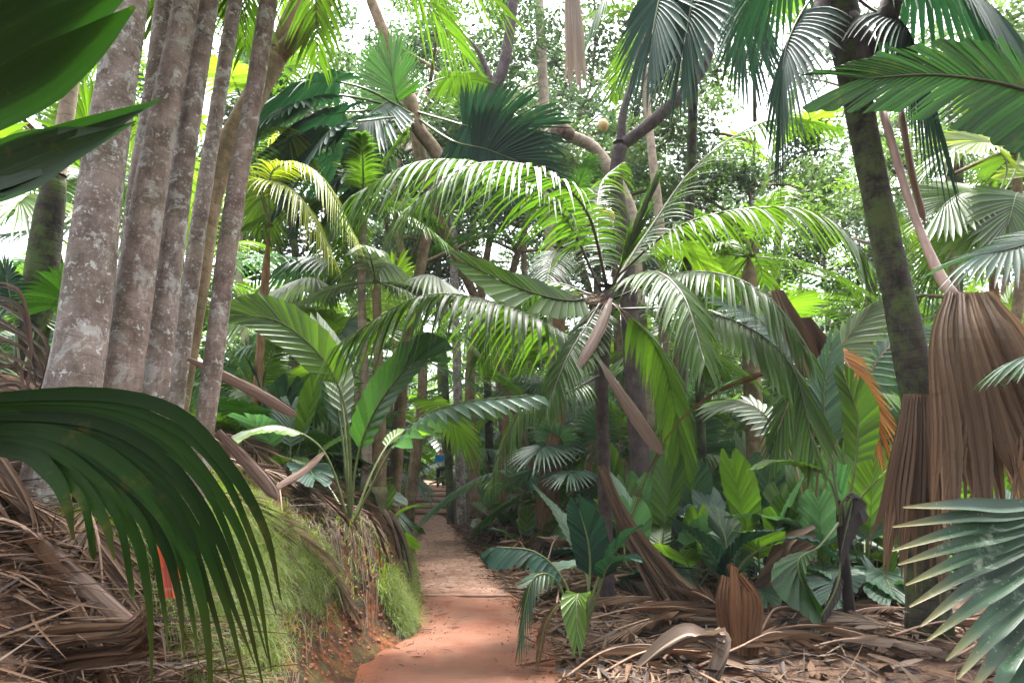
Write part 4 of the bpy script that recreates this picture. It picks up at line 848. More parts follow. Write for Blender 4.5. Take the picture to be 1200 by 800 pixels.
L_ = [
 ('simB', 745, 9.6, 1.0, 'low blue-green young palm just right of the feather palm stem', G1),
 ('simA', 770, 10.4, 1.2, 'broad-leaved young palm behind the hanging straw frond', G1),
 ('simC', 800, 9.4, 1.2, 'small bright young palm under the long brown sheath', G1),
 ('simB', 835, 11, 1.1, 'blue-green young palm behind the V-leaved seedling', G1),
 ('simA', 865, 12.5, 1.3, 'young palm left of the brown trunk in the undergrowth', G1),
 ('simC', 905, 10.8, 1.5, 'bright young palm right of the brown trunk in the undergrowth', G1),
 ('simB', 940, 11.5, 1.2, 'blue-green young palm behind the black-stemmed one', G1),
 ('simA', 1040, 9.2, 1.2, 'glossy young palm just left of the ringed trunk foot', G1),
 ('simB', 1020, 12.5, 1.3, 'taller young palm behind the orange dying leaf', G1),
 ('simA', 1150, 9.5, 1.3, 'young palm behind the hanging dead fan', G1),
 ('simC', 1075, 11, 1.4, 'bright small palm seen between ringed trunk and dead fan', G1),
 ('simB', 1190, 8, 1.1, 'blue-green young palm at the right edge behind the speckled fan', G1),
 ('simA', 715, 12.5, 1.2, 'young palm right of the stout fibrous trunk', G1),
 ('simB', 640, 16, 1.2, 'blue-green low palm at the right verge where the path bends', G1),
 ('simC', 612, 13.5, .8, 'little palm by the litter heap at the path bend', G1),
 ('simA', 655, 17.5, 1.5, 'young palm behind the stout fibrous trunk', G1),
 ('simB', 790, 14.5, 1.7, 'waist-high young palm in shade beyond the brown sheath', G1),
 ('simA', 860, 16, 1.9, 'young palm under the lower right frond, in the second row', G1),
 ('simB', 985, 14, 1.7, 'waist-high young palm in shade behind the dying orange leaf', G1),
 ('fanB', 930, 19, 1.2, 'blue-green fan palm deep behind the tan dead leaf', G2),
 ('fanB', 1090, 15, 1.2, 'blue-green fan palm behind the ringed trunk', G2),
 ('fanB', 1170, 12, 1.2, 'fan palm with tall stalks at the right behind the dead fan', G2),
 ('fanC', 1165, 17, 1.2, 'bright fan palm at the far right under the dark pleated leaf', G2),
 ('fanC', 1110, 20, 1.3, 'bright fan palm far back between ringed trunk and right edge', G2),
 ('fanC', 875, 15.5, 1.3, 'tall bright fan palm behind the right arching frond', G2),
 ('pinC', 760, 14, 1.3, 'feather palm behind the central palm, right side', G2),
 ('pinA', 655, 14.5, 1.1, 'feather palm with low drooping fronds right of the path bend', G2),
 ('pinC', 985, 17, 1.4, 'feather palm in shade left of the ringed trunk', G2),
 ('pinB', 830, 18, 1.3, 'feather palm below the white sky gap at right centre', G2),
 ('pinB', 690, 19, 1.3, 'feather palm behind the central palm crown', G2),
 ('pinB', 1060, 18, 1.4, 'feather palm whose crown shows right of the ringed trunk', G2),
 ('pinB', 930, 23, 1.4, 'distant feather palm right of the sky gap', G2),
 ('pinB', 590, 23, 1.4, 'distant feather palm above the bend of the path', G2),
 ('fanC', 640, 24, 1.3, 'distant fan palm above the path bend', G2),
 ('fanC', 735, 25, 1.4, 'distant fan palm behind the dark forked tree', G2),
 ('fanB', 560, 26, 1.2, 'distant fan palm right of the timber steps', G2),
 ('pinC', 450, 29, 1.2, 'distant feather palm left of the timber steps', G3),
 ('fanB', 425, 20, 1.1, 'fan palm on the rise left of the timber steps', G3),
 ('fanC', 440, 13, 1.0, 'pale-topped fan palm left of the path above the bank', G3, ),
 ('pinB', 395, 16, 1.3, 'feather palm behind the upright great fan', G3),
 ('pinC', 300, 13, 1.3, 'feather palm seen low between the grey trunks and young palm', G3),
 ('fanA', 330, 9.6, 1.0, 'fan palm behind the huge undivided leaf on the bank', G3),
 ('fanA', 375, 11, 1.1, 'fan palm above the bank left of the two slim trunks', G3),
 ('simB', 345, 8.6, 1.0, 'blue-green young palm on the bank behind the brown sheaths', G3),
 ('simA', 458, 12.5, .8, 'young palm by the path edge beyond the stump', G3),
 ('simA', 462, 17, 1.0, 'young palm on the left verge before the steps', G3),
 ('simB', 440, 23, 1.4, 'young palm left of the timber steps, farther up', G3),
 ('fanB', 270, 15, 1.3, 'blue-green fan palm seen between slim and rightmost grey trunks', G3),
 ('pinB', 200, 12, 1.3, 'feather palm seen in slits between the thick grey trunks', G3),
 ('pinB', 40, 11, 1.3, 'feather palm behind the dark-footed trunk at far left', G3),
 ('fanC', 20, 9, .9, 'fan palm at the far left edge below the near dark leaves', G3),
 ('fanA', 20, 6.4, .8, 'low fan palm at the left edge behind the dry fronds', G3),
 ('fanB', 100, 14, 1.3, 'fan palm behind the leftmost thick trunk', G3),
 ('pinC', 420, 20, 1.4, 'feather palm left of the path beyond the slim trunks', G3),
 ('simC', 455, 9.3, .7, 'small bright palm on the lip of the red bank', G3),
]
for q in L_: put(*q)
# further undergrowth
rz_ = random.Random(808)
G4 = 'mixed young palms filling the shade right of the path'
for i in range(58):
    px = rz_.uniform(715, 1210) if i < 40 else rz_.uniform(655, 1000); Y = rz_.uniform(8.5, 17) if i < 40 else rz_.uniform(14, 24); k = rz_.choice(['simA', 'simB', 'simC', 'simB', 'simB'] if i < 40 else ['simA', 'fanB', 'simB', 'pinA'])
    put(k, px, Y, rz_.uniform(.9, 1.5), 'one of the crowded young palms in the shade right of the path', G4)
for i in range(9):
    px = rz_.uniform(700, 1110); Y = rz_.uniform(7.2, 9.2)
    put(rz_.choice(['simA', 'simC', 'simB']), px, Y, rz_.uniform(.45, .75), 'one of the crowded young palms in the shade right of the path', G4)
for i in range(12):
    px = rz_.uniform(290, 435); Y = rz_.uniform(9.5, 16); k = rz_.choice(['simA', 'simB', 'fanA'])
    put(k, px, Y, rz_.uniform(.8, 1.4), 'one of the crowded young palms in the shade behind the left bank', 'mixed young palms in the shade behind the left bank')
# lit hanging frond right of the cluster
def lone(name, label, cat, px, Y, H, fr, mat, group, petm='pet', th=.06, **kw):
    x = pxg(px, Y); t = thing(name, label, cat, (x, Y, gz(x, Y)), group); mb = MB(); z0 = gz(x, Y) - .1
    tube(mb, [Vector((x, Y, lerp(z0, H, i / 5))) for i in range(6)], [th] * 6, 10, bump=.1); mb.build('trunk', M['fibre'], t)
    for tab in fr:
        m = mat
        if isinstance(tab, tuple): tab, m = tab
        frond('frond', t, [Vector((x, Y, H))] + pts_(tab), M[m], M[petm], **kw)
    return t
lone('feather_palm', 'feather palm with sunlit lime-green fronds hanging right of the grey trunks', 'feather palm', 300, 9.4, 5.2,
     [[(320, 200, 9.2), (370, 200, 9), (418, 280, 8.8)], [(310, 215, 9.2), (350, 230, 8.9), (390, 300, 8.7)], [(290, 190, 9.3), (250, 210, 9.2), (225, 280, 9.2)], [(300, 170, 10), (330, 150, 10.6), (370, 190, 11)], ([(290, 200, 9.2), (200, 130, 9), (120, 200, 9)], 'bright')], 'lime', G3, n=46, L=.6, a0=70, a1=25, s0=.2, w=.032, droop=.6, v=0, M=5)
lone('fan_palm', 'small fan palm with a pale round leaf seen left of the arching middle frond', 'fan palm', 440, 11.5, at(440, 330, 11.5).z,
     [([(440, 312, 11.4), (440, 300, 11.2), (440, 306, 10.9)], 'pale'), ([(400, 340, 11.4), (360, 325, 11.2), (300, 350, 11)], 'pale'), ([(470, 330, 11.3), (505, 322, 11.1), (545, 345, 11)], 'pale'), ([(410, 320, 11.9), (370, 300, 12.2), (335, 310, 12.4)], 'blue'), ([(420, 360, 11), (400, 390, 10.8), (380, 430, 10.6)], 'blue')],
     'mid', G3, n=22, L=.85, a0=125, a1=4, s0=.5, s1=.97, fuse=.5, droop=.6, v=-4, pleat=.3, prof='fan', M=7)
lone('fan_palm', 'back-lit yellow-green fan palm at the right edge under the dark pleated leaf', 'fan palm', 1185, 9, at(1185, 260, 9).z,
     [([(1180, 200, 9), (1165, 170, 8.9), (1140, 165, 8.8)], 'lime'), ([(1190, 200, 9), (1195, 150, 9), (1190, 125, 9)], 'lime'), ([(1170, 230, 9), (1130, 225, 8.8), (1100, 245, 8.6)], 'mid'), ([(1200, 230, 9), (1220, 200, 9), (1260, 220, 8.8)], 'lime'), ([(1175, 235, 9), (1160, 240, 8.6), (1145, 280, 8.4)], 'bright'), ([(1190, 230, 8.8), (1190, 230, 8.4), (1180, 270, 8.2)], 'mid')],
     'lime', G2, n=18, L=.75, a0=110, a1=5, s0=.55, s1=.97, fuse=.75, droop=.2, v=8, pleat=.25, prof='fan', M=7, up=Vector((0, -.7, .7)))

# ---------------------------------------------------------------- dead leaves lying about, each a thing
def dead(name, label, group, c, az, L, Rr, mat, n=17, a0=40, a1=6, fuse=.6, rise=.15, arch=.1, roll=0., kind='fan', seed=0, pr=.011, s0=.3):
    rn = random.Random(seed); d = Vector((math.cos(az), math.sin(az), 0)); t = thing(name, label, 'dead leaf', tuple(c), group)
    pts = []
    for q in (0, .35, .7, 1):
        p = c + d * (L * (q - .3)); p.z = gz(p.x, p.y) + .04 + rise * .6 * math.sin(PI * q) + arch * .5 * q + .03 * nz(q * 5, seed * 1.7); pts.append(p)
    o = frond('blade', t, pts, M[mat], M['petb'], n=n, L=Rr, a0=a0, a1=a1, s0=s0, s1=1, fuse=fuse, w=.03, droop=.12, v=rn.uniform(-12, 14), pleat=.5, prof='fan' if kind == 'fan' else 'pin', roll=roll, rnd=rn, M=8, pr=pr, jit=.2, tear=.45, gap=.07)
    if kind == 'fan': o.data.polygons.foreach_set('use_smooth', [False] * len(o.data.polygons))
    return t
def deadpx(label, px, py, Y, az, L, Rr, mat, **kw):
    p = at(px, py, Y); p.z = gz(p.x, p.y)
    return dead('fallen_leaf', label, 'fallen dead palm leaves', p, math.radians(az), L, Rr, mat, **kw)
deadpx('broad bleached fallen leaf at the bottom edge right of the path', 700, 775, 5.9, 10, .9, .55, 'straw', a0=34, seed=1)
deadpx('brown pleated fallen leaf behind the dark seedling', 735, 730, 7.4, -20, 1.4, .7, 'brown', a0=30, seed=2)
deadpx('curled pale dead leaf with a twisted white tip at bottom centre right', 800, 775, 5.9, 25, .8, .5, 'grey', a0=45, rise=.25, seed=3, fuse=.7)
deadpx('flat brown fallen leaf left of the rusty upright leaf', 770, 700, 8, 160, 1.3, .7, 'straw', a0=28, seed=4)
deadpx('long straw-coloured fallen leaf pointing down right near the black stem', 930, 760, 6.2, -35, 1.1, .4, 'straw', a0=14, seed=5, fuse=.85)
deadpx('pale fallen leaf lying flat at the bottom edge right of centre', 985, 785, 5.8, -15, .9, .4, 'grey', a0=16, seed=6, fuse=.9)
deadpx('brown fallen leaf half under the speckled fan', 1085, 750, 6.2, 10, 1.2, .5, 'brown', a0=24, seed=7)
deadpx('cream fan leaf lying spread behind the black stem', 955, 715, 7.6, 70, .9, .55, 'grey', a0=70, a1=8, seed=8, rise=.25)
deadpx('dark fallen leaf in the shade behind the seedling', 720, 690, 9.2, 15, 1.6, .7, 'brown', a0=24, seed=9)
deadpx('dry leaf at the right verge of the stone paving', 630, 682, 9.8, 75, .8, .45, 'straw', a0=30, seed=10)
deadpx('brown dry leaf in the heap where the path bends', 602, 650, 12.4, 70, 1.3, .6, 'brown', a0=34, seed=11, rise=.3)
deadpx('grey-brown dry leaf at the foot of the white-flecked trunk', 580, 635, 15, 60, 1.3, .6, 'straw', a0=40, seed=12, rise=.35)
deadpx('pale dry leaf below the dry verge heap, nearest the seedling', 655, 695, 8.8, 80, .9, .4, 'grey', a0=30, seed=13)
deadpx('rust-coloured fallen leaf at far bottom right corner', 1160, 790, 5.6, 5, .9, .4, 'rust', a0=20, seed=14)
deadpx('brown leaf under the V-leaved seedling', 840, 715, 7.4, 120, .9, .5, 'brown', a0=35, seed=15, rise=.25)
deadpx('straw leaf lying right of the rusty upright leaf', 905, 740, 6.8, 40, .7, .35, 'straw', a0=25, seed=16, rise=.2)
deadpx('large dry leaf in the background litter right of the brown trunk', 930, 670, 10.5, 15, 1.5, .7, 'straw', a0=34, seed=17, rise=.3)
deadpx('large dry leaf in the background litter left of the brown trunk', 850, 670, 10.8, 170, 1.5, .7, 'brown', a0=34, seed=18, rise=.3)
deadpx('pale dry leaf in the background litter behind the stout trunk', 690, 650, 13, 20, 1.5, .6, 'grey', a0=30, seed=19, rise=.25)
deadpx('brown leaf at the bottom edge between the bleached leaf and rusty upright leaf', 750, 795, 5.7, 0, 1., .5, 'brown', a0=26, seed=20)
deadpx('straw leaf at the bottom edge under the rusty upright leaf', 860, 790, 5.7, 15, 1., .45, 'straw', a0=28, seed=21, rise=.2)
deadpx('dark brown leaf under the ringed trunk', 1060, 720, 7.2, 200, 1.1, .5, 'brown', a0=30, seed=22)
for i in range(26):
    rr = random.Random(300 + i); px = rr.uniform(640, 1190); Y = rr.uniform(6, 14); x = pxg(px, Y)
    if x < path_x(Y) + path_w(Y) + .75: x += 1.2
    dead('fallen_leaf', 'one of the many crumpled dead leaves carpeting the floor right of the path', 'crumpled leaves carpeting the right side', Vector((x, Y, gz(x, Y))), rr.uniform(0, 6.28), rr.uniform(.7, 1.3), rr.uniform(.3, .6), rr.choice(['brown', 'straw', 'grey', 'brown', 'rust']), a0=rr.uniform(25, 75), seed=i + 60, rise=rr.uniform(.0, .12), roll=rr.uniform(-.5, .5), fuse=rr.uniform(.4, .9))
for i in range(30):
    rr = random.Random(500 + i); Y = rr.uniform(3.2, 8.5) if i < 20 else rr.uniform(7, 10); x = path_x(Y) - path_w(Y) - (rr.uniform(.95, 2.6) if i < 20 else rr.uniform(.95, 1.9))
    pin = rr.random() < .6
    dead('fallen_frond', 'one of the dry brown fronds heaped on the left bank below the grey trunks', 'dry fronds heaped on the left bank', Vector((x, Y, gz(x, Y) + rr.uniform(0, .15))), rr.uniform(-1.2, .6), rr.uniform(.8, 1.7), rr.uniform(.25, .5), rr.choice(['brown', 'straw', 'brown', 'grey']), n=26 if pin else 12, a0=38 if pin else 25, a1=8, fuse=0 if pin else .5, seed=i + 90, rise=rr.uniform(.05, .3), kind='pin' if pin else 'fan', roll=rr.uniform(-.6, .6))
for i in range(14):   # verge_heap
    rr = random.Random(700 + i); Y = rr.uniform(11.5, 18.5); x = path_x(Y) + path_w(Y) + rr.uniform(.35, 1.3)
    dead('fallen_leaf', 'one of the curled dead leaves heaped on the right verge where the path bends', 'curled leaves heaped at the path bend', Vector((x, Y, gz(x, Y))), rr.uniform(.6, 2.4), rr.uniform(.5, .9), rr.uniform(.3, .5), rr.choice(['brown', 'straw', 'grey', 'brown']), a0=rr.uniform(30, 70), seed=i + 160, rise=rr.uniform(.2, .5), roll=rr.uniform(-.5, .5), fuse=rr.uniform(.5, .8))
for i, px in enumerate((568, 588, 604, 622)):
    put(('simB', 'simA', 'simB', 'fanA')[i], px + 10, (18.5, 15.5, 13.2, 17)[i], (.9, .7, .6, .7)[i], ('low palm on the right verge beside the white-flecked trunk', 'low palm among the heaped dead leaves at the path bend', 'small low palm behind the dark seedling at the path bend', 'fan palm on the verge just left of the stout fibrous trunk')[i], G1)
# upright rusty leaf, twisted bleached leaf, tan folded leaf
tab = [([(868 + i * 2, 800, 5.75), (853 + i * 6, 750, 5.8), (846 + i * 8, 705, 5.83 + .02 * (i % 2)), (848 + i * 5 + R.uniform(-8, 8), 668 + R.uniform(-10, 12), 5.9)], 15, R.uniform(-.3, .3)) for i in range(6)]
segs('fallen_leaf', 'rust-brown dead leaf standing upright in the litter', 'dead leaf', tab, M['rust'], Vector((0, -1, .1)), lambda t: .6 + .5 * math.sin(PI * t), .3, 10, 3)
tab = [([(746, 780, 5.55), (778, 758 - i * 2, 5.45), (812, 745 - i * 2, 5.4), (850, 735 + i * 8, 5.35)], 17, .9 - i * .3) for i in range(5)] + [([(840, 735, 5.4), (850, 748, 5.35), (840, 775 + i * 5, 5.33), (822 + i * 8, 805, 5.35)], 14, .5) for i in range(3)]
segs('fallen_leaf', 'bleached twisted dead leaf curling over dark fibre at bottom right of centre', 'dead leaf', tab, M['grey'], Vector((0, -.5, .9)), lambda t: .5 + .6 * math.sin(PI * t), .35, 12)
tab = [([(862 + i * 6, 725, 8), (885 + i * 4, 700 - i * 4, 8), (915 + i, 672 - i * 9, 7.95), (955, 652 - i * 9, 7.9)], 20, .2 * i) for i in range(5)]
segs('fallen_leaf', 'folded tan fan leaf propped behind the V-leaved seedling', 'dead leaf', tab, M['straw'], Vector((.2, -.8, .5)), lambda t: .45 + .55 * math.sin(PI * min(1, t * .9 + .1)), .35, 10)
tab = [([(915 + i * 8, 755 + i * 4, 6.1), (916 + i * 7, 775, 6.05), (925 + i * 5, 800, 6)], 12, .5) for i in range(3)]
segs('fallen_leaf', 'short cream scrap of leaf sticking up left of the flat pale leaf', 'dead leaf', tab, M['grey'], Vector((0, -1, .3)), lambda t: .5 + .5 * t, .3, 6)
# left bank: sheaths, dry bundles, red leaf
def sheath(label, tab, mat, flat=.35, group='papery sheaths lying on the left bank'):
    t = thing('fallen_sheath', label, 'palm sheath', tuple(pts_(tab)[0]), group); husk_mesh(tab, M[mat], t, k_=.5); return t
sheath('long pale papery sheath sloping down at lower left in front of the litter', [(42, 628, 3.3, 40), (70, 658, 3.25, 44), (108, 692, 3.2, 42), (146, 726, 3.15, 38), (168, 744, 3.1, 33)], 'spathel', .3)
sheath('brown sheath resting against the rightmost grey trunk', [(220, 420, 5.3, 14), (262, 440, 5.4, 22), (305, 462, 5.5, 26), (335, 480, 5.6, 25), (347, 487, 5.65, 22)], 'spathe', .5)
sheath('reddish sheath behind the long drooping leaf straps', [(256, 505, 4.9, 24), (284, 535, 4.9, 30), (308, 562, 4.85, 30), (326, 585, 4.8, 24)], 'spathe', .5)
sheath('short brown sheath leaning up right beside the reddish one', [(314, 578, 5.2, 12), (336, 564, 5.3, 17), (358, 550, 5.4, 19), (380, 530, 5.5, 17)], 'spathe', .5)
for j, (lab, ya, yb, sd) in enumerate((('twisted bundle of dry straw-brown strips along the bottom left edge', 748, 738, 1), ('second bundle of dry strips, lowest at the bottom left edge', 782, 762, 2), ('dry strips fanned out at the left edge above the bundles', 640, 700, 3), ('sheaf of dry fibres against the leftmost thick trunk', 560, 470, 4))):
    rr = random.Random(sd); tab = []
    for i in range(22 if j != 3 else 26):
        o = rr.uniform(-14, 14)
        if j < 2: tab.append(([(-60, ya + o, 3.0), (20, ya + 6 + o, 2.95), (90, (ya + yb) / 2 + o * .8, 2.9 + rr.uniform(-.05, .05)), (165 + rr.uniform(-25, 8), yb + o * .7, 2.85), (172 + rr.uniform(-8, 8), yb - 18 + o, 2.85)], rr.uniform(5, 10), rr.uniform(-2, 2)))
        elif j == 2: tab.append(([(-40, 500 + o * 2, 3.6), (10, 545 + i * 3, 3.5), (40 + i * 3, 610 + i * 5, 3.4), (30 + i * 5 + o, 690 + i * 3, 3.3)], rr.uniform(4, 9), rr.uniform(-2, 2)))
        else: tab.append(([(-30 + o, 330 + i * 7, 5.2), (20, 345 + i * 6 + o, 5.1), (45 + o, 400 + i * 4, 5), (30 + i * 4, 470 + o * 2, 4.9)], rr.uniform(3, 7), rr.uniform(-2, 2)))
    segs('dry_bundle', lab, 'dry fronds', tab, M['straw' if j % 2 == 0 else 'brown'], Vector((0, -.8, .6)), lambda t: .8 * (1 - t * .5) + .2, .3, 12)
tab = [([(186 + i * 5, 640, 3.6), (190 + i * 5, 665, 3.6), (194 + i * 4, 700, 3.58)], 11) for i in range(4)]
segs('red_leaf', 'bright orange-red dying leaf glowing behind the drooping straps at lower left', 'dying leaf', tab, M['red'], Vector((.2, -1, .2)), lambda t: .5 + .5 * math.sin(PI * t), .2, 8)
# mossy stump on the lip of the bank
p = at(436, 640, 9.4); b = Vector((p.x, p.y, gz(p.x, p.y) - .1)); t = thing('mossy_stump', 'dark mossy stump with roots on the lip of the red bank', 'stump', tuple(b))
mb = MB(); tube(mb, [b + ZUP * (z * .5) for z in (0, .2, .5, .8, 1, 1.04)], [.24, .2, .17, .16, .15, .08], 18, bump=.3); mb.build('stump', M['moss'], t)
for i in range(7):
    a = -1.9 + i * .45; mb = MB(); S = spline([b + ZUP * .28, b + Vector((math.cos(a) * .25, math.sin(a) * .25, .12)), b + Vector((math.cos(a) * .45, math.sin(a) * .45, -.25)), b + Vector((math.cos(a) * .55, math.sin(a) * .6, -.7))], 10)
    tube(mb, S, [lerp(.055, .012, k / 10) for k in range(11)], 8, bump=.25, seed=i); mb.build('root', M['root'], t)
HAZE = .0005; EXPO = 3.6
# ---------------------------------------------------------------- broad-leaved trees against the sky
def crown_mesh(rn, blobs, N, ls):
    mb = MB()
    for i in range(N):
        c, r = rn.choice(blobs)
        while True:
            v = Vector((rn.uniform(-1, 1), rn.uniform(-1, 1), rn.uniform(-1, 1)))
            if .25 < v.length < 1: break
        p = c + Vector((v.x * r, v.y * r, v.z * r * .7)); s = ls * rn.uniform(.6, 1.3)
        a = Vector((rn.uniform(-1, 1), rn.uniform(-1, 1), rn.uniform(-.8, .5))).normalized(); b = a.cross(Vector((rn.uniform(-1, 1), rn.uniform(-1, 1), 1.))).normalized()
        n = a.cross(b); m = p + a * (s * .5); k = len(mb.v)
        mb.v.extend((p, m - b * (s * .22) + n * (s * .06), p + a * s, m + b * (s * .22) + n * (s * .06))); mb.f.append((k, k + 1, k + 2, k + 3)); mb.uv.extend(((0, 0), (0, .5), (1, 1), (1, .5)))
    return mb
def tree_proto(seed, H, spread, N, mat):
    rn = random.Random(seed); t = thing('leafy_tree', 'x', 'tree', (0, 0, 0)); t['_o'] = (0., 0., 0.); mb = MB(); blobs = []
    tr = spline([Vector((0, 0, -.2)), Vector((rn.uniform(-.3, .3), rn.uniform(-.3, .3), H * .35)), Vector((rn.uniform(-.6, .6), rn.uniform(-.6, .6), H * .7)), Vector((rn.uniform(-.8, .8), 0, H))], 16)
    tube(mb, tr, [lerp(.17, .03, i / 16) for i in range(17)], 10, bump=.1); mb.build('trunk', M['t_brown'], t)
    for i in range(12):
        a = i * 2.4; s = tr[rn.randint(8, 16)]; l = spread * rn.uniform(.5, 1.1); e = s + Vector((math.cos(a) * l, math.sin(a) * l, l * rn.uniform(.1, .7)))
        mb = MB(); S = spline([s, s.lerp(e, .5) + Vector((rn.uniform(-.3, .3), rn.uniform(-.3, .3), .2)), e], 8); tube(mb, S, [lerp(.06, .012, k / 8) for k in range(9)], 6); mb.build('limb', M['t_brown'], t)
        blobs.append((e, rn.uniform(.6, 1.1))); blobs.append((S[5], rn.uniform(.5, .9)))
        for k in range(2): blobs.append((e + Vector((rn.uniform(-1.5, 1.5), rn.uniform(-1.5, 1.5), rn.uniform(-1, 1))), rn.uniform(.4, .9)))
    crown_mesh(rn, blobs, N, .17).build('crown', M[mat], t, smooth_=False)
    return t
TP = [tree_proto(1, 11, 3.4, 13000, 'tree'), tree_proto(2, 13, 3.8, 14000, 'tree'), tree_proto(3, 10, 3.2, 12500, 'treeb')]
tu = {}
for px, Y, k, sc, lab in ((560, 20, 0, 1.15, 'leafy tree whose small-leaved crown fills the top centre'), (480, 18, 1, 1.0, 'leafy tree behind the upright great fan at top'), (410, 23, 0, 1.2, 'leafy tree at top right of the grey trunks'), (690, 24, 1, 1.25, 'leafy tree behind the very tall pale trunk'),
        (735, 19, 2, 1.1, 'pale green leafy tree above the dark forked tree'), (620, 30, 2, 1.6, 'tall distant leafy tree at top centre'), (330, 26, 1, 1.2, 'leafy tree seen between forked limbs at top left'), (910, 17, 0, .95, 'leafy tree crown left of the ringed palm top'), (1150, 14, 2, .9, 'leafy tree filling the top right corner'),
        (1080, 24, 1, 1.2, 'leafy tree behind the ringed palm crown'), (200, 22, 2, 1.2, 'leafy tree behind the grey trunk cluster'), (30, 15, 0, 1.0, 'leafy tree at the far left behind the near leaves'), (530, 34, 1, 1.6, 'distant leafy tree above the steps'), (820, 33, 0, 1.2, 'distant leafy tree under the white sky gap'), (980, 36, 2, 1.4, 'distant leafy tree left of the ringed trunk'), (1200, 26, 1, 1.2, 'distant leafy tree at the right edge'), (740, 40, 1, 1.5, 'farthest leafy tree right of the tall pale trunk'), (600, 26, 1, 1.35, 'leafy tree right behind the tall pale trunk'), (455, 27, 0, 1.5, 'leafy tree rising above the great upright fan, farther back'), ):
    x = pxg(px, Y); loc = Vector((x, Y, gz(x, Y)))
    if k not in tu: tu[k] = 1; o = TP[k]; o.location = loc; o.scale = (sc,) * 3; o['label'] = lab; o['group'] = 'leafy trees of the forest canopy'
    else: dup(TP[k], loc, rk.uniform(0, 6.28), sc, lab, 'leafy trees of the forest canopy')

for x, y, k, sc_, lab in ((-3.5, -4, 0, .85, 'unseen leafy tree added for shade behind the viewer on the bank side'), (1.5, -3.5, 2, .9, 'unseen leafy tree added for shade close behind the viewer'), (3.5, -5, 1, .8, 'unseen leafy tree added for shade behind the viewer right of the path'), (-7, .5, 1, .9, 'unseen leafy tree added for shade left of the viewer on the bank'), (7, 0, 0, .9, 'unseen leafy tree added for shade right of the viewer'), (1, -9, 2, 1.1, 'unseen leafy tree added for shade down the path behind the viewer')):  # unseen trees added around the camera to cut fill light on the foreground
    dup(TP[k], Vector((x, y, gz(x, y))), rk.uniform(0, 6.28), sc_, lab, 'leafy trees of the forest canopy')
mb = MB(); hz = [(-75, -20, -1.5), (75, 132, 40)]
(x0, y0, z0), (x1, y1, z1) = hz
z0 = -2.5
vv = [Vector(q) for q in ((x0, y0, z0), (x1, y0, z0), (x1, y1, z0), (x0, y1, z0), (x0, y0, z1), (x1, y0, z1), (x1, y1, z1), (x0, y1, z1))]
mb.v = vv; mb.f = [(3, 2, 1, 0), (4, 5, 6, 7), (0, 1, 5, 4), (1, 2, 6, 5), (2, 3, 7, 6), (3, 0, 4, 7)]
hm = bpy.data.materials.new('forest_haze'); hm.use_nodes = True; hn = hm.node_tree; hn.nodes.clear(); ho = hn.nodes.new('ShaderNodeOutputMaterial'); hv = hn.nodes.new('ShaderNodeVolumePrincipled')
hv.inputs['Color'].default_value = (.9, .95, 1, 1); hv.inputs['Density'].default_value = HAZE; hn.links.new(hv.outputs[0], ho.inputs['Volume'])
if HAZE: tag(mb.build('haze', hm, smooth_=False), 'thin bright haze filling the forest air', 'haze', kind='stuff')
# ---------------------------------------------------------------- far forest: one mass
rn = random.Random(77); mbs = {'mid': MB(), 'dark': MB()}
def cheap_frond(mb, p, az, e, L, w):
    d = Vector((math.cos(az) * math.cos(e), math.sin(az) * math.cos(e), math.sin(e))); side = d.cross(ZUP).normalized()
    pts = [p + d * (L * q) - ZUP * (L * .55 * q * q) for q in [i / 9 for i in range(10)]]
    for i in range(1, 10):
        for sd in (-1, 1):
            a = pts[i - 1]; b = pts[i].lerp(a, .35); l = w * (1 - abs(i / 9 - .5) * .9); o = side * (sd * l) + d * (l * .5) - ZUP * (l * .5)
            k = len(mb.v); mb.v.extend((a, b, b + o * .98, a + o)); mb.f.append((k, k + 1, k + 2, k + 3)); mb.uv.extend(((0, 0), (1, 0), (1, 1), (0, 1)))
for i in range(2700):
    y = rn.uniform(27, 62); x = rn.uniform(-1, 1) * y * .95
    if abs(x - path_x(y)) < 1.6 and y < 40: continue
    h = rn.uniform(0, 1) ** 1.7 * 9 * (1 if abs(x / y - .22) > .16 else .75); p = Vector((x, y, gz(x, y) + .3 + h))
    for k in range(rn.randint(5, 8)): cheap_frond(mbs[rn.choice(('mid', 'dark', 'mid'))], p, rn.uniform(0, 6.28), rn.uniform(-.3, 1.2), rn.uniform(1.3, 2.6), rn.uniform(.3, .7))
for k, m in mbs.items(): tag(m.build('distant_forest', M[k], smooth_=False), 'mass of palms and leaves closing the view far back', 'forest', kind='stuff')

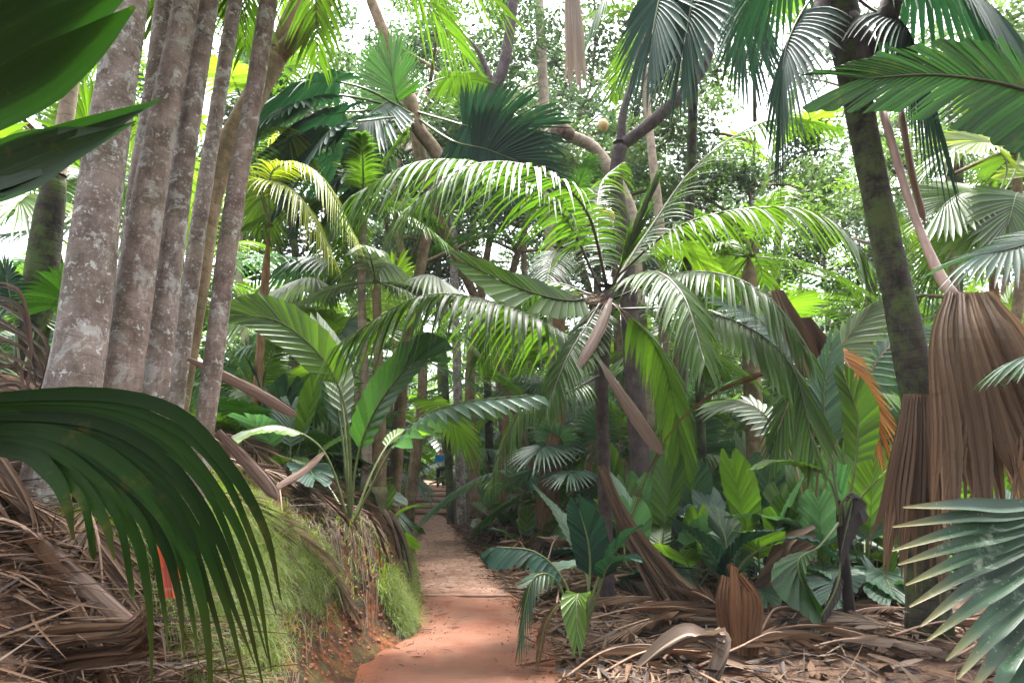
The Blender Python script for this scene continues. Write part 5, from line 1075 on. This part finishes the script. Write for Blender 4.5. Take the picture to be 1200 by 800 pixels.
# ---------------------------------------------------------------- walker far up the path
def skinned(name, mat, parent, joints, edges, sub=2):
    me = bpy.data.meshes.new(name); me.from_pydata([Vector(j[0]) for j in joints], edges, []); o = bpy.data.objects.new(name, me); C.objects.link(o)
    md = o.modifiers.new('skin', 'SKIN'); sl = me.skin_vertices[0].data
    for s, j in zip(sl, joints): s.radius = (j[1], j[1] * (j[2] if len(j) > 2 else 1))
    sl[0].use_root = True; o.modifiers.new('sub', 'SUBSURF').levels = sub; o.modifiers['sub'].render_levels = sub
    me.materials.append(mat); o.parent = parent; o['_o'] = (0, 0, 0)
    for q in me.polygons: q.use_smooth = True
    return o
hy = 30.; hx = pxg(518, hy); t = thing('person', 'person in a bright blue jacket and dark trousers walking away up the path', 'person', (hx, hy, gz(hx, hy) + .06)); t.rotation_euler = (0, 0, .15)
J = [((0, 0, .95), .13, .8), ((0, .03, 1.2), .14, .75), ((0, .06, 1.42), .12, .8), ((0, .08, 1.52), .055), ((0, .1, 1.63), .09), ((0, .1, 1.72), .07),
     ((-.19, .05, 1.42), .06), ((-.25, -.02, 1.15), .045), ((-.24, .14, .95), .035), ((-.23, .2, .88), .03), ((.19, .05, 1.42), .06), ((.27, .08, 1.15), .045), ((.26, .2, .93), .035), ((.25, .25, .86), .03),
     ((-.1, 0, .88), .085), ((-.11, .13, .5), .06), ((-.11, .03, .08), .042), ((-.11, .16, .03), .035), ((.1, 0, .88), .085), ((.11, -.02, .49), .06), ((.11, -.22, .13), .042), ((.11, -.12, .04), .035)]
E_ = [(0, 1), (1, 2), (2, 3), (3, 4), (4, 5), (2, 6), (6, 7), (7, 8), (8, 9), (2, 10), (10, 11), (11, 12), (12, 13), (0, 14), (14, 15), (15, 16), (16, 17), (0, 18), (18, 19), (19, 20), (20, 21)]
skinned('body', M['skin'], t, J, E_)
def sub_(ids, g):
    mp = {v: i for i, v in enumerate(ids)}
    return [(J[v][0], J[v][1] * g, J[v][2] if len(J[v]) > 2 else 1) for v in ids], [(mp[a], mp[b]) for a, b in E_ if a in mp and b in mp]
skinned('jacket', M['blue_cloth'], t, *sub_([0, 1, 2, 6, 7, 8, 10, 11, 12], 1.22)); skinned('trousers', M['dark_cloth'], t, *sub_([0, 14, 15, 16, 18, 19, 20], 1.18))
mb = MB(); tube(mb, [Vector((0, .1 - .015, z)) for z in (1.58, 1.62, 1.68, 1.75, 1.79, 1.81)], [.05, .1, .108, .098, .06, .01], 14); mb.build('hair', M['hair'], t)
for s in (-1, 1):
    mb = MB(); tube(mb, [Vector((s * .11, (.03 if s < 0 else -.22) + q, .05 if s < 0 else .09)) for q in (-.08, -.02, .08, .17, .2)], [.035, .05, .048, .042, .015], 10, flat=.8); mb.build('shoe', M['dark_cloth'], t)

# ---------------------------------------------------------------- light, sky, camera
sc = bpy.context.scene
SUN_EL, SUN_AZ = math.radians(72), math.radians(15)   # azimuth from +Y (ahead) towards +X
w = bpy.data.worlds.new('World'); sc.world = w; w.use_nodes = True; nt = w.node_tree
bg = nt.nodes['Background']; sky = nt.nodes.new('ShaderNodeTexSky'); sky.sky_type = 'NISHITA'; sky.sun_disc = False
sky.sun_elevation = SUN_EL; sky.sun_rotation = SUN_AZ; sky.dust_density = 6; sky.air_density = 1.0; sky.ozone_density = .6
hs = nt.nodes.new('ShaderNodeHueSaturation'); hs.inputs['Saturation'].default_value = .4; nt.links.new(sky.outputs[0], hs.inputs['Color']); nt.links.new(hs.outputs[0], bg.inputs[0]); bg.inputs[1].default_value = .1
sl = bpy.data.lights.new('sun', 'SUN'); sl.energy = 1.5; sl.angle = math.radians(12); sl.color = (1, .98, .94); so = bpy.data.objects.new('sun', sl); C.objects.link(so)
sd = Vector((math.sin(SUN_AZ) * math.cos(SUN_EL), math.cos(SUN_AZ) * math.cos(SUN_EL), math.sin(SUN_EL))); so.rotation_euler = sd.to_track_quat('Z', 'Y').to_euler(); so.location = (0, 0, 30)
cd = bpy.data.cameras.new('camera'); cam = bpy.data.objects.new('camera', cd); C.objects.link(cam); cam.location = CAM; cam.rotation_euler = (PI / 2 + PITCH, 0, 0)
cd.lens = 24; cd.sensor_width = 36; cd.clip_start = .05; cd.clip_end = 500; sc.camera = cam
vs = sc.view_settings; vs.view_transform = 'Standard'; vs.look = 'None'; vs.gamma = 1; vs.use_curve_mapping = False; vs.exposure = EXPO
sc.cycles.max_bounces = 8; sc.cycles.transmission_bounces = 6; sc.cycles.diffuse_bounces = 4; sc.cycles.glossy_bounces = 2; sc.cycles.caustics_reflective = False; sc.cycles.caustics_refractive = False
sc.cycles.use_denoising = True
for o in bpy.data.objects:
    if '_o' in o: del o['_o']
